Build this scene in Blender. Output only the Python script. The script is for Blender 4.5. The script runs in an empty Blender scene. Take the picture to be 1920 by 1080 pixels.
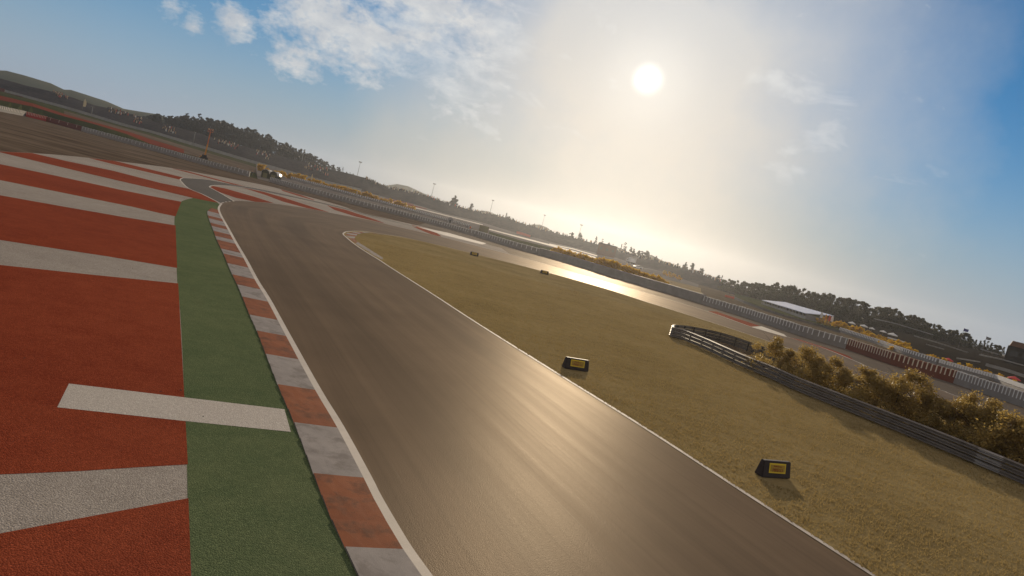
import bpy, bmesh, math, random
import numpy as np
from mathutils import Vector, Matrix
from mathutils.geometry import delaunay_2d_cdt
random.seed(7); RNG = np.random.default_rng(7)
C = bpy.context.scene.collection
# ------------------------------------------------------------------ camera
F, CX, CY, SL, Y0, H = 1250., 960., 540., .255, 180., 5.0
ROLL = math.atan(SL); DH = (CY-(Y0+SL*CX))*math.cos(ROLL); PITCH = math.atan(DH/F)
cr, sr, cp, sp = math.cos(ROLL), math.sin(ROLL), math.cos(PITCH), math.sin(PITCH)
def ray(x, y):
    u=(x-CX)/F; v=(y-CY)/F
    a=u*cr+v*sr; b=-u*sr+v*cr
    return (a, cp-b*sp, -sp-b*cp)
def G(x, y, z=0.):
    r=ray(x,y); t=(z-H)/r[2]
    return Vector((r[0]*t, r[1]*t, z))
def P(x, y, d):
    r=ray(x,y); t=d/r[1]
    return Vector((r[0]*t, d, H+r[2]*t))
def hy(x): return Y0+SL*x
def depth(x, y): return G(x,y).y
cam=bpy.data.cameras.new('camera'); co=bpy.data.objects.new('camera',cam); C.objects.link(co)
cam.sensor_width=36; cam.lens=36*F/1920; cam.clip_end=20000; cam.clip_start=.1
upp=Vector((0,sp,cp)); fw=Vector((0,cp,-sp)); X=Vector((1,0,0))
right=cr*X+sr*upp; up=-sr*X+cr*upp
m=Matrix((( right.x,up.x,-fw.x,0),(right.y,up.y,-fw.y,0),(right.z,up.z,-fw.z,H),(0,0,0,1)))
co.matrix_world=m
bpy.context.scene.camera=co
SUN_AZ, SUN_EL = math.radians(6.67), math.radians(14.3)
SUND=Vector((math.sin(SUN_AZ)*math.cos(SUN_EL), math.cos(SUN_AZ)*math.cos(SUN_EL), math.sin(SUN_EL)))
# ------------------------------------------------------------------ node helper
class NT:
    def __init__(s, tree): s.t=tree; s.n=tree.nodes; s.l=tree.links
    def add(s, typ, **kw):
        n=s.n.new(typ)
        ins=kw.pop('ins',{})
        for k,v in kw.items(): setattr(n,k,v)
        for k,v in ins.items(): s.set(n,k,v)
        return n
    def set(s, n, k, v):
        if hasattr(v,'is_output') or isinstance(v, bpy.types.NodeSocket): s.l.new(v, n.inputs[k])
        else: n.inputs[k].default_value=v
    def math(s, op, a, b=0., c=0., clamp=False):
        n=s.n.new('ShaderNodeMath'); n.operation=op; n.use_clamp=clamp
        s.set(n,0,a); s.set(n,1,b); s.set(n,2,c); return n.outputs[0]
    def vmath(s, op, a, b=(0,0,0)):
        n=s.n.new('ShaderNodeVectorMath'); n.operation=op; s.set(n,0,a); s.set(n,1,b); return n
    def mix(s, f, a, b, blend='MIX'):
        n=s.n.new('ShaderNodeMix'); n.data_type='RGBA'; n.blend_type=blend; n.clamp_factor=True
        s.set(n,0,f); s.set(n,6,a if not isinstance(a,tuple) else (*a[:3],1)); s.set(n,7,b if not isinstance(b,tuple) else (*b[:3],1)); return n.outputs[2]
    def noise(s, vec, scale, detail=4., rough=.55, dist=0.):
        n=s.add('ShaderNodeTexNoise', ins={'Scale':scale,'Detail':detail,'Roughness':rough,'Distortion':dist}); 
        if vec is not None: s.l.new(vec,n.inputs['Vector'])
        return n.outputs[0]
    def ramp(s, f, lo, hi, a=0., b=1.):
        n=s.add('ShaderNodeMapRange', clamp=True); 
        for k,v in (('Value',f),('From Min',lo),('From Max',hi),('To Min',a),('To Max',b)): s.set(n,k,v)
        return n.outputs[0]
    def mapping(s, vec, scale=(1,1,1), rot=(0,0,0)):
        n=s.add('ShaderNodeMapping'); s.l.new(vec,n.inputs['Vector']); n.inputs['Scale'].default_value=scale; n.inputs['Rotation'].default_value=rot
        return n.outputs[0]
def newmat(name):
    mt=bpy.data.materials.new(name); mt.use_nodes=True; t=NT(mt.node_tree)
    return mt, t, t.n['Principled BSDF']
def surf(name, c1, c2, rough=.7, spec=.4, scale=1., bump=.2, bscale=40., big=.15, stretch=(1,1,1), metal=0., r2=None, detail=6, bdist=.01, wear=None):
    """two-tone mottled material in world space with a fine bump"""
    mt,t,b=newmat(name)
    o=t.add('ShaderNodeTexCoord').outputs['Object']
    ov=t.mapping(o,stretch)
    n1=t.noise(ov,scale,detail,.6); n2=t.noise(ov,scale*big,3,.5)
    f=t.ramp(t.math('ADD',t.math('MULTIPLY',n1,.6),t.math('MULTIPLY',n2,.6)),.42,.78)
    col=t.mix(f,c1,c2)
    if wear:
        w=t.ramp(t.noise(ov,wear[1],8,.7),wear[2],wear[2]+.12); col=t.mix(w,col,wear[0])
    t.set(b,'Base Color',col)
    n3=t.noise(o,bscale,3,.6)
    if r2 is not None: t.set(b,'Roughness',t.ramp(n2,.3,.7,rough,r2))
    else: b.inputs['Roughness'].default_value=rough
    b.inputs['Specular IOR Level'].default_value=spec; b.inputs['Metallic'].default_value=metal
    if bump>0:
        bn=t.add('ShaderNodeBump',ins={'Strength':bump,'Distance':bdist}); t.l.new(n3,bn.inputs['Height']); t.l.new(bn.outputs[0],b.inputs['Normal'])
    return mt
def leafmat(name, cols, trans=.45, rough=.5, tcol=None):
    mt,t,b=newmat(name)
    oi=t.add('ShaderNodeObjectInfo').outputs['Random']; geo=t.add('ShaderNodeNewGeometry').outputs['Random Per Island']
    c=t.mix(geo,cols[0],cols[1])
    c=t.mix(t.math('MULTIPLY',oi,.55),c,cols[2])
    t.set(b,'Base Color',c); b.inputs['Roughness'].default_value=rough; b.inputs['Specular IOR Level'].default_value=.35
    tr=t.add('ShaderNodeBsdfTranslucent'); t.set(tr,'Color',c if tcol is None else t.mix(.6,c,tcol))
    mx=t.add('ShaderNodeMixShader',ins={0:trans}); t.l.new(b.outputs[0],mx.inputs[1]); t.l.new(tr.outputs[0],mx.inputs[2])
    t.l.new(mx.outputs[0],t.n['Material Output'].inputs[0]); return mt
def aggregate(name, c1, c2, rough=.6, spec=.4, stain=None, bump=.5, gloss=None):
    """painted or bare asphalt: stones of the aggregate show as a coarse bump and paler tops"""
    mt,t,b=newmat(name)
    o=t.add('ShaderNodeTexCoord').outputs['Object']
    vo=t.add('ShaderNodeTexVoronoi',ins={'Scale':42.}); t.l.new(o,vo.inputs['Vector'])
    fine=t.noise(o,150,2,.6); mid=t.noise(o,1.3,7,.65); big=t.noise(o,.12,4,.55)
    f=t.ramp(t.math('ADD',t.math('MULTIPLY',mid,.5),t.math('MULTIPLY',big,.6)),.4,.72)
    col=t.mix(f,c1,c2)
    col=t.mix(t.ramp(vo.outputs['Distance'],.25,.75,0,.35),col,(c1[0]*.35,c1[1]*.35,c1[2]*.35))
    sp=t.add('ShaderNodeSeparateXYZ'); t.l.new(vo.outputs['Color'],sp.inputs[0])
    col=t.mix(t.ramp(sp.outputs[0],.55,1.,0,.28),col,tuple(min(.9,k*1.7+.01) for k in c2)); col=t.mix(t.ramp(sp.outputs[1],.6,1.,0,.25),col,tuple(k*.45 for k in c1))
    if stain:
        s=t.ramp(t.noise(t.mapping(o,(.6,.6,1)),1.1,9,.75),.6,.78,0,.6); col=t.mix(s,col,stain)
    t.set(b,'Base Color',col)
    t.set(b,'Roughness',t.ramp(mid,.3,.7,rough-.07,rough+.1)); b.inputs['Specular IOR Level'].default_value=spec
    h=t.math('ADD',t.math('MULTIPLY',vo.outputs['Distance'],-1.),t.math('MULTIPLY',fine,.5))
    bn=t.add('ShaderNodeBump',ins={'Strength':min(1.,bump*1.7),'Distance':.014}); t.l.new(h,bn.inputs['Height']); t.l.new(bn.outputs[0],b.inputs['Normal'])
    if gloss: flat_gloss(t,b,gloss,rough-.05)
    return mt
def flat_gloss(t,b,fac,rough,col=(1.,.90,.77)):
    """swap the principled shader for diffuse with a little warm gloss that does not grow to a mirror at grazing angles"""
    d=t.add('ShaderNodeBsdfDiffuse'); g=t.add('ShaderNodeBsdfGlossy'); mx=t.add('ShaderNodeMixShader')
    for src,dst in (('Base Color',d.inputs['Color']),('Normal',d.inputs['Normal']),('Normal',g.inputs['Normal'])):
        if b.inputs[src].is_linked: t.l.new(b.inputs[src].links[0].from_socket,dst)
    g.inputs['Color'].default_value=(*col,1)
    lw=t.add('ShaderNodeLayerWeight',ins={'Blend':.5}).outputs['Facing']; t.set(g,'Roughness',rough); t.set(mx,0,t.math('MULTIPLY_ADD',t.math('POWER',lw,11.),fac*4.3,fac)); t.l.new(d.outputs[0],mx.inputs[1]); t.l.new(g.outputs[0],mx.inputs[2]); t.l.new(mx.outputs[0],t.n['Material Output'].inputs[0]); t.n.remove(b)
def trackmat():
    mt,t,b=newmat('track_asphalt')
    tc=t.add('ShaderNodeTexCoord'); uv=tc.outputs['UV']; o=tc.outputs['Object']
    s1=t.noise(t.mapping(uv,(1.6,.035,1)),1.,6,.62); s2=t.noise(t.mapping(uv,(7.,.05,1)),1.,5,.6); s3=t.noise(t.mapping(uv,(.35,.02,1)),1.,3,.5)
    sep=t.add('ShaderNodeSeparateXYZ'); t.l.new(uv,sep.inputs[0])
    big=t.noise(o,.16,5,.6); fine=t.noise(o,110,2,.6)
    vo=t.add('ShaderNodeTexVoronoi',ins={'Scale':60.}); t.l.new(o,vo.inputs['Vector'])
    f=t.ramp(t.math('ADD',t.math('MULTIPLY',s1,.5),t.math('MULTIPLY',big,.6)),.4,.72)
    col=t.mix(f,(.120,.084,.053),(.185,.130,.083))
    col=t.mix(t.ramp(s2,.52,.72,0,.5),col,(.090,.064,.041))
    # rubbered racing line
    rl=t.math('MULTIPLY',t.ramp(s3,.45,.62),.45); col=t.mix(rl,col,(.080,.057,.037))
    # pale scratches left along the lane
    sc=t.ramp(t.noise(t.mapping(uv,(4.5,.09,1)),1.,3,.45),.70,.76,0,.55); col=t.mix(sc,col,(.20,.17,.13))
    t.set(b,'Base Color',col)
    r=t.math('ADD',t.ramp(s2,.35,.65,.42,.44),t.math('MULTIPLY',t.ramp(s1,.35,.65),.05))
    t.set(b,'Roughness',r); b.inputs['Specular IOR Level'].default_value=.085
    h=t.math('ADD',t.math('MULTIPLY',vo.outputs['Distance'],-1.),t.math('MULTIPLY',fine,.5))
    bn=t.add('ShaderNodeBump',ins={'Strength':.28,'Distance':.008}); t.l.new(h,bn.inputs['Height']); t.l.new(bn.outputs[0],b.inputs['Normal'])
    flat_gloss(t,b,.031,r)
    return mt
M={}
M['track']=trackmat()
M['asphalt']=aggregate('pit_asphalt',(.105,.082,.060),(.155,.124,.094),.52,.10,bump=.2,gloss=.020)
M['outer']=surf('outer_asphalt',(.15,.135,.125),(.20,.18,.165),.95,.05,.15,.2,3)
M['road']=aggregate('service_road_asphalt',(.048,.036,.025),(.068,.052,.037),.75,.2,bump=.2)
M['white_run']=aggregate('white_run_off_paint',(.32,.285,.255),(.46,.42,.38),.65,.12,(.25,.2,.17),.5,.012)
M['red_run']=aggregate('red_run_off_paint',(.215,.034,.014),(.335,.070,.029),.65,.10,(.19,.035,.02),.5,.010)
M['green_run']=aggregate('green_strip_paint',(.080,.125,.058),(.155,.190,.092),.65,.10,(.06,.07,.03),.5,.010)
M['bar_white']=aggregate('white_bar_paint',(.52,.47,.42),(.58,.53,.48),.75,.15,(.5,.46,.42),.25)
M['line_white']=surf('white_line_paint',(.50,.45,.39),(.64,.58,.51),.65,.2,2,.1,80)
def kerbmat(name,c1,c2,d):
    mt=surf(name,c1,c2,.75,.08,3.,.3,70,.3,wear=(d,1.6,.50)); return mt
M['kerb_white']=kerbmat('white_kerb_paint',(.25,.228,.22),(.33,.302,.29),(.20,.178,.168))
M['kerb_red']=kerbmat('red_kerb_paint',(.20,.054,.016),(.27,.078,.024),(.13,.042,.016))
M['kerb_side']=surf('kerb_concrete',(.14,.125,.11),(.22,.2,.18),.9,.1,4)
M['gravel']=surf('raked_gravel',(.070,.052,.038),(.205,.158,.120),.95,.05,.42,.9,5,.3,(.32,1.,1),bdist=.1)
M['dust']=surf('dry_ground',(.10,.08,.055),(.17,.135,.095),.9,.2,.3,.4,6)
M['turf']=surf('dry_turf',(.235,.178,.082),(.360,.280,.138),.9,.15,1.8,.9,14,.12,bdist=.06)
M['verge']=surf('verge_grass',(.035,.045,.018),(.075,.075,.03),.9,.15,.2,.3,5)
M['redverge']=surf('red_surface',(.19,.045,.028),(.25,.065,.04),.8,.2,.3,.1,5)
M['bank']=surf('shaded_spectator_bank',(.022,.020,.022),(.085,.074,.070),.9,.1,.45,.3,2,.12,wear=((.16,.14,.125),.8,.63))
M['hill']=surf('wooded_hill',(.030,.038,.018),(.085,.085,.035),.9,.1,.02,.3,.3,.2)
M['paleline']=surf('pale_edge',(.5,.46,.40),(.66,.6,.52),.8,.08,1,.1,20)
M['drystrip']=surf('dry_strip',(.24,.19,.11),(.34,.27,.16),.95,.04,.4,.2,10)
M['concrete']=surf('concrete',(.26,.25,.24),(.36,.35,.33),.8,.3,.6,.2,20)
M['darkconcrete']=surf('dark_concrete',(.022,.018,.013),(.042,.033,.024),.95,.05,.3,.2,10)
M['steel']=surf('galvanised_steel',(.17,.152,.14),(.28,.252,.232),.6,.35,3,.08,50,.2,(1,1,1),.25)
M['steel_new']=surf('bright_galvanised_steel',(.42,.41,.42),(.52,.51,.52),.4,.5,3,.05,50,.2,(1,1,1),.75)
M['post']=surf('steel_post',(.10,.09,.085),(.16,.14,.13),.55,.5,4,.1,40,.2,(1,1,1),.5)
M['belt_grey']=surf('grey_conveyor_belt',(.22,.20,.185),(.32,.295,.275),.62,.4,.8,.15,14)
M['belt_red']=surf('faded_red_conveyor_belt',(.135,.034,.015),(.20,.052,.022),.62,.4,.8,.15,14)
M['belt_bright']=surf('bright_red_conveyor_belt',(.46,.03,.02),(.58,.05,.03),.6,.4,.8,.1,14)
M['belt_dark']=surf('dark_red_conveyor_belt',(.11,.022,.014),(.17,.035,.02),.65,.4,.8,.1,14)
M['belt_black']=surf('black_conveyor_belt',(.05,.046,.045),(.08,.075,.072),.65,.4,.8,.1,14)
M['strap_white']=surf('white_strap',(.72,.72,.72),(.84,.83,.82),.5,.4,3,.05,30)
M['strap_cream']=surf('cream_strap',(.72,.62,.48),(.84,.74,.6),.5,.4,3,.05,30)
M['foam']=surf('dark_foam',(.022,.016,.018),(.036,.026,.028),.6,.4,6,.1,60)
M['foam_side']=surf('worn_foam_side',(.05,.045,.055),(.09,.08,.09),.5,.5,6,.1,60)
M['sign_yellow']=surf('yellow_sign',(.70,.52,.02),(.80,.60,.03),.5,.4,4,.02,60)
M['sign_ochre']=surf('ochre_sign_panel',(.38,.25,.03),(.46,.31,.04),.55,.4,6,.02,60)
M['sign_red']=surf('dark_red_lettering',(.22,.03,.012),(.28,.04,.015),.5,.3,4,.0)
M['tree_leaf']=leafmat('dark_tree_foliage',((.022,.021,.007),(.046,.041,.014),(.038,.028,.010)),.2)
M['tree_leaf_r']=leafmat('olive_tree_foliage',((.045,.045,.014),(.095,.085,.028),(.085,.060,.020)),.3)
M['bush_leaf']=leafmat('golden_bush_foliage',((.13,.095,.028),(.44,.32,.11),(.19,.14,.045)),.52,.5,(.66,.46,.13))
M['shrub_leaf']=leafmat('yellow_shrub_foliage',((.52,.31,.015),(.80,.54,.04),(.62,.36,.02)),.55,.8,(.85,.56,.04))
M['blade']=leafmat('dry_grass_blade',((.220,.163,.066),(.345,.262,.118),(.27,.20,.08)),.45,.7,(.46,.34,.14))
M['bark']=surf('bark',(.045,.033,.024),(.08,.06,.045),.9,.2,3,.4,12)
M['yellow_paint']=surf('yellow_machine_paint',(.62,.24,.015),(.72,.30,.02),.42,.5,3,.05,20)
M['orange_paint']=surf('orange_machine_paint',(.60,.13,.02),(.68,.17,.03),.45,.5,3,.05,20)
M['dark']=surf('dark_rubber',(.018,.017,.016),(.032,.03,.028),.7,.3,5,.1,30)
M['hut_green']=surf('dark_olive_cladding',(.045,.040,.018),(.07,.06,.028),.6,.4,2,.1,10)
M['hut_roof']=surf('bright_sheet_roof',(.62,.59,.53),(.75,.72,.65),.35,.6,2,.1,10,metal=.1)
M['olive']=surf('olive_panel',(.16,.14,.055),(.22,.19,.08),.6,.4,2,.1,10)
M['brown']=surf('brown_cladding',(.09,.038,.014),(.13,.055,.022),.7,.3,1,.1,10)
M['redpanel']=surf('red_panel',(.50,.09,.04),(.6,.12,.06),.6,.4,1,.05,10)
M['white_paint']=surf('white_paint',(.74,.73,.72),(.83,.82,.81),.45,.5,1,.05,10)
M['roof_blue']=surf('pale_blue_sheet_roof',(.46,.48,.62),(.56,.58,.72),.35,.5,.6,.05,6,metal=.3)
M['glass']=surf('dark_glazing',(.02,.022,.026),(.03,.032,.036),.15,.6,2,.0)
M['grey_wall']=surf('grey_cladding',(.22,.215,.22),(.3,.29,.29),.7,.3,1,.1,10)
M['canopy_red']=surf('red_canvas',(.60,.05,.045),(.72,.08,.07),.6,.3,2,.05,10)
M['cream']=surf('cream_fabric',(.66,.54,.33),(.78,.65,.42),.7,.3,2,.05,10)
M['blue_cloth']=surf('blue_fabric',(.05,.06,.22),(.08,.09,.3),.7,.3,2,.05,10)
M['skin']=surf('skin',(.36,.22,.15),(.42,.27,.19),.6,.4,8,.02)
M['hivis']=surf('dark_overall',(.05,.05,.06),(.10,.09,.09),.8,.2,6,.05)
M['hivis2']=surf('orange_overall',(.50,.16,.02),(.6,.22,.04),.8,.2,6,.05)
for n_,c_ in (('crowd_dark',(.03,.028,.03)),('crowd_pale',(.55,.48,.36)),('crowd_white',(.75,.72,.68)),('crowd_red',(.4,.07,.05)),('crowd_tan',(.35,.22,.12))):
    M[n_]=surf(n_,c_,tuple(min(.85,k*1.25) for k in c_),.8,.2,2,.0)
for k_ in ('darkconcrete','verge','dust','turf','gravel','outer','bank','hill','redverge','drystrip'): M[k_].node_tree.nodes['Principled BSDF'].inputs['Specular IOR Level'].default_value=0.
# ------------------------------------------------------------------ object helpers
def tag(o,label=None,cat=None,group=None,kind=None):
    if label: o['label']=label
    if cat: o['category']=cat
    if group: o['group']=group
    if kind: o['kind']=kind
    return o
def empty(name,label,cat,loc=(0,0,0),rz=0.,group=None):
    o=bpy.data.objects.new(name,None); C.objects.link(o); o.location=loc; o.rotation_euler=(0,0,rz); o.empty_display_size=.3
    return tag(o,label,cat,group)
def link(name,me,parent=None):
    o=bpy.data.objects.new(name,me); C.objects.link(o)
    if parent is not None: o.parent=parent
    return o
def mesh(name,verts,faces,mats,midx=None,uv=None,smooth=False):
    me=bpy.data.meshes.new(name); me.from_pydata([tuple(v) for v in verts],[],faces)
    for k in (mats if isinstance(mats,(list,tuple)) else [mats]): me.materials.append(M[k])
    if midx is not None: me.polygons.foreach_set('material_index',midx)
    if uv is not None:
        l=me.uv_layers.new(name='UVMap'); 
        for p in me.polygons:
            for li in p.loop_indices: l.data[li].uv=uv[me.loops[li].vertex_index]
    if smooth: me.polygons.foreach_set('use_smooth',[True]*len(me.polygons))
    me.update(); return me
class MB:
    def __init__(s): s.v=[]; s.f=[]; s.mi=[]
    def add(s,vs,fs,mi=0):
        n=len(s.v); s.v+= [Vector(v) for v in vs]; s.f+=[tuple(i+n for i in f) for f in fs]; s.mi+=[mi]*len(fs); return s
    def box(s,lo,hi,mi=0,bev=.0):
        x0,y0,z0=lo; x1,y1,z1=hi
        if bev<=0:
            return s.add([(x0,y0,z0),(x1,y0,z0),(x1,y1,z0),(x0,y1,z0),(x0,y0,z1),(x1,y0,z1),(x1,y1,z1),(x0,y1,z1)],
              [(0,3,2,1),(4,5,6,7),(0,1,5,4),(1,2,6,5),(2,3,7,6),(3,0,4,7)],mi)
        bm=bmesh.new(); bmesh.ops.create_cube(bm,size=1)
        for v in bm.verts: v.co=Vector(((x0+x1)/2+v.co.x*(x1-x0),(y0+y1)/2+v.co.y*(y1-y0),(z0+z1)/2+v.co.z*(z1-z0)))
        bmesh.ops.bevel(bm,geom=bm.edges[:],offset=bev,segments=2,affect='EDGES')
        bm.verts.index_update(); vs=[v.co.copy() for v in bm.verts]; fs=[tuple(v.index for v in f.verts) for f in bm.faces]; bm.free()
        return s.add(vs,fs,mi)
    def tube(s,pts,rad,n=8,mi=0,cap=True):
        pts=[Vector(p) for p in pts]; rads=rad if isinstance(rad,(list,tuple)) else [rad]*len(pts)
        rings=[]; vs=[]
        for i,p in enumerate(pts):
            d=(pts[min(i+1,len(pts)-1)]-pts[max(i-1,0)]).normalized()
            a=d.cross(Vector((0,0,1))) if abs(d.z)<.9 else d.cross(Vector((1,0,0))); a.normalize(); b=d.cross(a)
            for k in range(n):
                t=2*math.pi*k/n; vs.append(p+(a*math.cos(t)+b*math.sin(t))*rads[i])
        fs=[]
        for i in range(len(pts)-1):
            for k in range(n): fs.append((i*n+k,i*n+(k+1)%n,(i+1)*n+(k+1)%n,(i+1)*n+k))
        if cap: fs.append(tuple(range(n-1,-1,-1))); fs.append(tuple(range((len(pts)-1)*n,len(pts)*n)))
        return s.add(vs,fs,mi)
    def extrude(s,prof,path,mi=0,closed=True,caps=True,upv=Vector((0,0,1))):
        """prof: (side, up) pairs swept along a ground path; side>0 is to the left of the path"""
        path=[Vector(p) for p in path]; n=len(prof); vs=[]
        for i,p in enumerate(path):
            d=(path[min(i+1,len(path)-1)]-path[max(i-1,0)]); d.z=0; d.normalize(); sd=Vector((-d.y,d.x,0))
            for a,b in prof: vs.append(p+sd*a+upv*b)
        fs=[]; m_=n if closed else n-1
        for i in range(len(path)-1):
            for k in range(m_): fs.append((i*n+k,i*n+(k+1)%n,(i+1)*n+(k+1)%n,(i+1)*n+k))
        if caps and closed: fs.append(tuple(range(n-1,-1,-1))); fs.append(tuple(range((len(path)-1)*n,len(path)*n)))
        return s.add(vs,fs,mi)
    def me(s,name,mats,smooth=False): return mesh(name,s.v,s.f,mats,s.mi,None,smooth)
    def build(s,name,mats,parent=None,smooth=False): return link(name,s.me(name,mats,smooth),parent)
def smooth_curve(pts,step=None,n=8):
    """Catmull-Rom through world points"""
    p=[Vector(q) for q in pts]; p=[p[0]*2-p[1]]+p+[p[-1]*2-p[-2]]; out=[]
    for i in range(1,len(p)-2):
        a,b,c,d=p[i-1:i+3]
        for k in range(n):
            t=k/n
            out.append(.5*((2*b)+(c-a)*t+(2*a-5*b+4*c-d)*t*t+(3*b-a-3*c+d)*t**3))
    out.append(p[-2].copy()); return out
def GC(px,z=0.,n=6,ext0=0.,ext1=0.):
    """pixel curve -> smooth ground curve, lengthened by ext0 / ext1 metres beyond its ends"""
    w=[G(x,y,z) for x,y in px]
    if n>1: w=smooth_curve(w,n=n)
    if ext0: w=[w[0]+(w[0]-w[1]).normalized()*ext0]+w
    if ext1: w=w+[w[-1]+(w[-1]-w[-2]).normalized()*ext1]
    return w
def sheet(name,poly,mat,z,kind='structure'):
    q=[]
    for p in poly:
        if not q or (q[-1]-Vector((p.x,p.y))).length>1e-3: q.append(Vector((p.x,p.y)))
    if (q[0]-q[-1]).length<1e-3: q.pop()
    r=delaunay_2d_cdt(q,[],[list(range(len(q)))],1,1e-5)
    fs=[]
    for f in r[2]:
        a_,b_,c_=[r[0][i] for i in f[:3]]
        fs.append(list(f) if (b_-a_).cross(c_-a_)>0 else list(f)[::-1])
    me=mesh(name,[(v.x,v.y,z) for v in r[0]],fs,mat)
    o=link(name,me)
    if kind: o['kind']=kind
    return o
def arclen(c):
    s=[0.]
    for a,b in zip(c,c[1:]): s.append(s[-1]+(b-a).length)
    return s
def resample(c,n):
    s=arclen(c); out=[]; j=0
    for i in range(n):
        t=s[-1]*i/(n-1)
        while j<len(s)-2 and s[j+1]<t: j+=1
        k=(t-s[j])/max(1e-9,s[j+1]-s[j]); out.append(c[j].lerp(c[j+1],min(1,max(0,k))))
    return out
def ribbon(name,a,b,mat,z=None,uv=False,kind='structure'):
    n=len(a); vs=[];fs=[];uvs=[]
    mid=[p.lerp(q,.5) for p,q in zip(a,b)]; s=arclen(mid)
    K=6 if uv else 1
    for i in range(n):
        w=(a[i]-b[i]).length
        for k in range(K+1):
            p=a[i].lerp(b[i],k/K); vs.append(Vector((p.x,p.y,p.z if z is None else z))); uvs.append((w*k/K,s[i]))
    for i in range(n-1):
        for k in range(K): j=i*(K+1)+k; fs.append((j,j+1,j+K+2,j+K+1))
    me=mesh(name,vs,fs,mat,uv=uvs if uv else None); 
    o=link(name,me)
    if kind: o['kind']=kind
    return o
def stripe(name,curve,w,mat,z,side=0.,kind='structure'):
    a=[];b=[]
    for i,p in enumerate(curve):
        d=curve[min(i+1,len(curve)-1)]-curve[max(i-1,0)]; d.z=0; d.normalize(); s=Vector((-d.y,d.x,0))
        a.append(p+s*(side+w/2)); b.append(p+s*(side-w/2))
    return ribbon(name,a,b,mat,z,kind=kind)
def interp(tab,x):
    if x<=tab[0][0]:
        (x0,y0),(x1,y1)=tab[0],tab[1]
    elif x>=tab[-1][0]: (x0,y0),(x1,y1)=tab[-2],tab[-1]
    else:
        for (x0,y0),(x1,y1) in zip(tab,tab[1:]):
            if x0<=x<=x1: break
    return y0+(y1-y0)*(x-x0)/(x1-x0)
ONES='first second third fourth fifth sixth seventh eighth ninth tenth eleventh twelfth thirteenth fourteenth fifteenth sixteenth seventeenth eighteenth nineteenth'.split()
TENS={20:'twent',30:'thirt',40:'fort',50:'fift',60:'sixt',70:'sevent',80:'eight',90:'ninet'}
def nth(i):
    if i<20: return ONES[i-1]
    t=i//10*10
    return TENS[t]+'ieth' if i==t else TENS[t]+'y-'+ONES[i-t-1]
# ------------------------------------------------------------------ ground, run-off, track
bs=1440
g=mesh('ground',[(-bs,-540,-.02),(bs,-540,-.02),(bs,bs,-.02),(-bs,bs,-.02)],[(0,1,2,3)],'dust'); link('ground',g)['kind']='structure'
LINE_L=[(795,1080),(758,1027),(726,973),(700,926),(684,893),(634,799),(592,728.5),(534.5,622.6),(501,560),(480,526),(459,486),(441.7,456),(425,425),(412.5,402),(409.5,390),(415,381.5)]
FRONT_R=[(1637,1080),(1407,932),(1207,802),(1033.6,694),(889,603),(808,550),(737,505),(710.5,487.5),(693,477),(666,459),(649,445),(644,440),(645.5,437),(654,434.3),(684,434.3),(719,439.7),(755,445),(808,456.5),(884,475),(968.5,496),(1016,508.5),(1075,524.5),(1145.6,545),(1216.5,568),(1251,578.5),(1322,601),(1375,618),(1431.5,637),(1500,662),(1600,703),(1700,742),(1800,783),(1920,832)]
TOP_T=[(415,381.5),(425,378.5),(438,377),(459,377.4),(512.5,381.8),(576,391),(618,399),(666,407.8),(710.5,416.7),(737,423.5),(781,433.5),(825.6,444),(896.5,462),(1000,489),(1110,521),(1216,550.5),(1327,584),(1408,613),(1463,628.5),(1516,643),(1560,659),(1603,677),(1642,693),(1762,731),(1783,739),(1920,790)]
OUT_B=[(-60,280),(0,284),(60,287),(115,291),(165,296),(225,303),(300,312),(350,320),(388.5,327),(459,340),(512,351),(560,364),(636,385),(684,400.7),(763.6,418.5),(795.5,426),(896,453.5),(940,465)]
BARR=[(-90,190),(0,209),(44,217.5),(86,227.5),(150,245),(237,269),(282,281),(345,299),(407,316),(457,329),(506,341),(540,351),(602,367.5),(677,387),(735,401),(785,414),(847,431),(897,445),(968,467),(1057,491),(1145,518.5),(1216,540),(1251,550),(1322,572),(1392.5,593.5),(1463,617),(1516,634.5),(1591,656),(1681,687),(1792,720),(1920,764),(2060,812)]
lineL=GC(LINE_L,n=5,ext0=14); frontR=GC(FRONT_R,n=5,ext0=22,ext1=40); topT=GC(TOP_T,n=5,ext1=50); outB=GC(OUT_B,n=5,ext0=60); barr=GC(BARR,n=4,ext0=40,ext1=40)
# gravel between painted run-off and barrier
sheet('gravel_trap',outB+[p for p in reversed(barr) if p.x< GC([(940,465)],n=1)[0].x+14],'gravel',.002)
# pale apron between track and barrier further on
ib=[p for p in barr if p.x> G(800,426).x-6]
sheet('apron',GC([(760,428),(896,466),(1000,492),(1216,556),(1327,588),(1463,632),(1560,664),(1642,700),(1783,745),(1920,796)],n=4,ext1=48)+list(reversed(ib)),'asphalt',.007)
# painted run-off: pale sheet, red stripes above it
leftfar=[Vector((-95,G(0,284).y+10,0)),Vector((-42,-14,0)),lineL[0]+Vector((-.4,0,0))]
run=[lineL[0]+Vector((-.4,0,0))]+lineL[1:]+topT[1:]
cut=[p for p in topT if p.x<G(960,480).x]
sheet('run_off',lineL[:-1]+cut+list(reversed(outB))+[Vector((outB[0].x-4,-16,0)),Vector((lineL[0].x-.4,-16,0))],'white_run',.010)
def red(px_top,px_bot,ext=0.):
    a=[G(*p) for p in px_top]; b=[G(*p) for p in px_bot]
    if ext:
        dm=((a[0]-a[1]).normalized()+(b[0]-b[1]).normalized()).normalized()*ext
        a=[a[0]+dm]+a; b=[b[0]+dm]+b
    o=sheet('red_stripe',a+list(reversed(b)),'red_run',.013)
GE=[(362,371.5),(347,375),(337,380),(330,387),(327.5,405),(327,423),(328.5,470),(331,503),(332.5,532),(336.5,570),(341,640),(345,740),(350,872),(351.5,935),(355,1000),(359,1080)]
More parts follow.
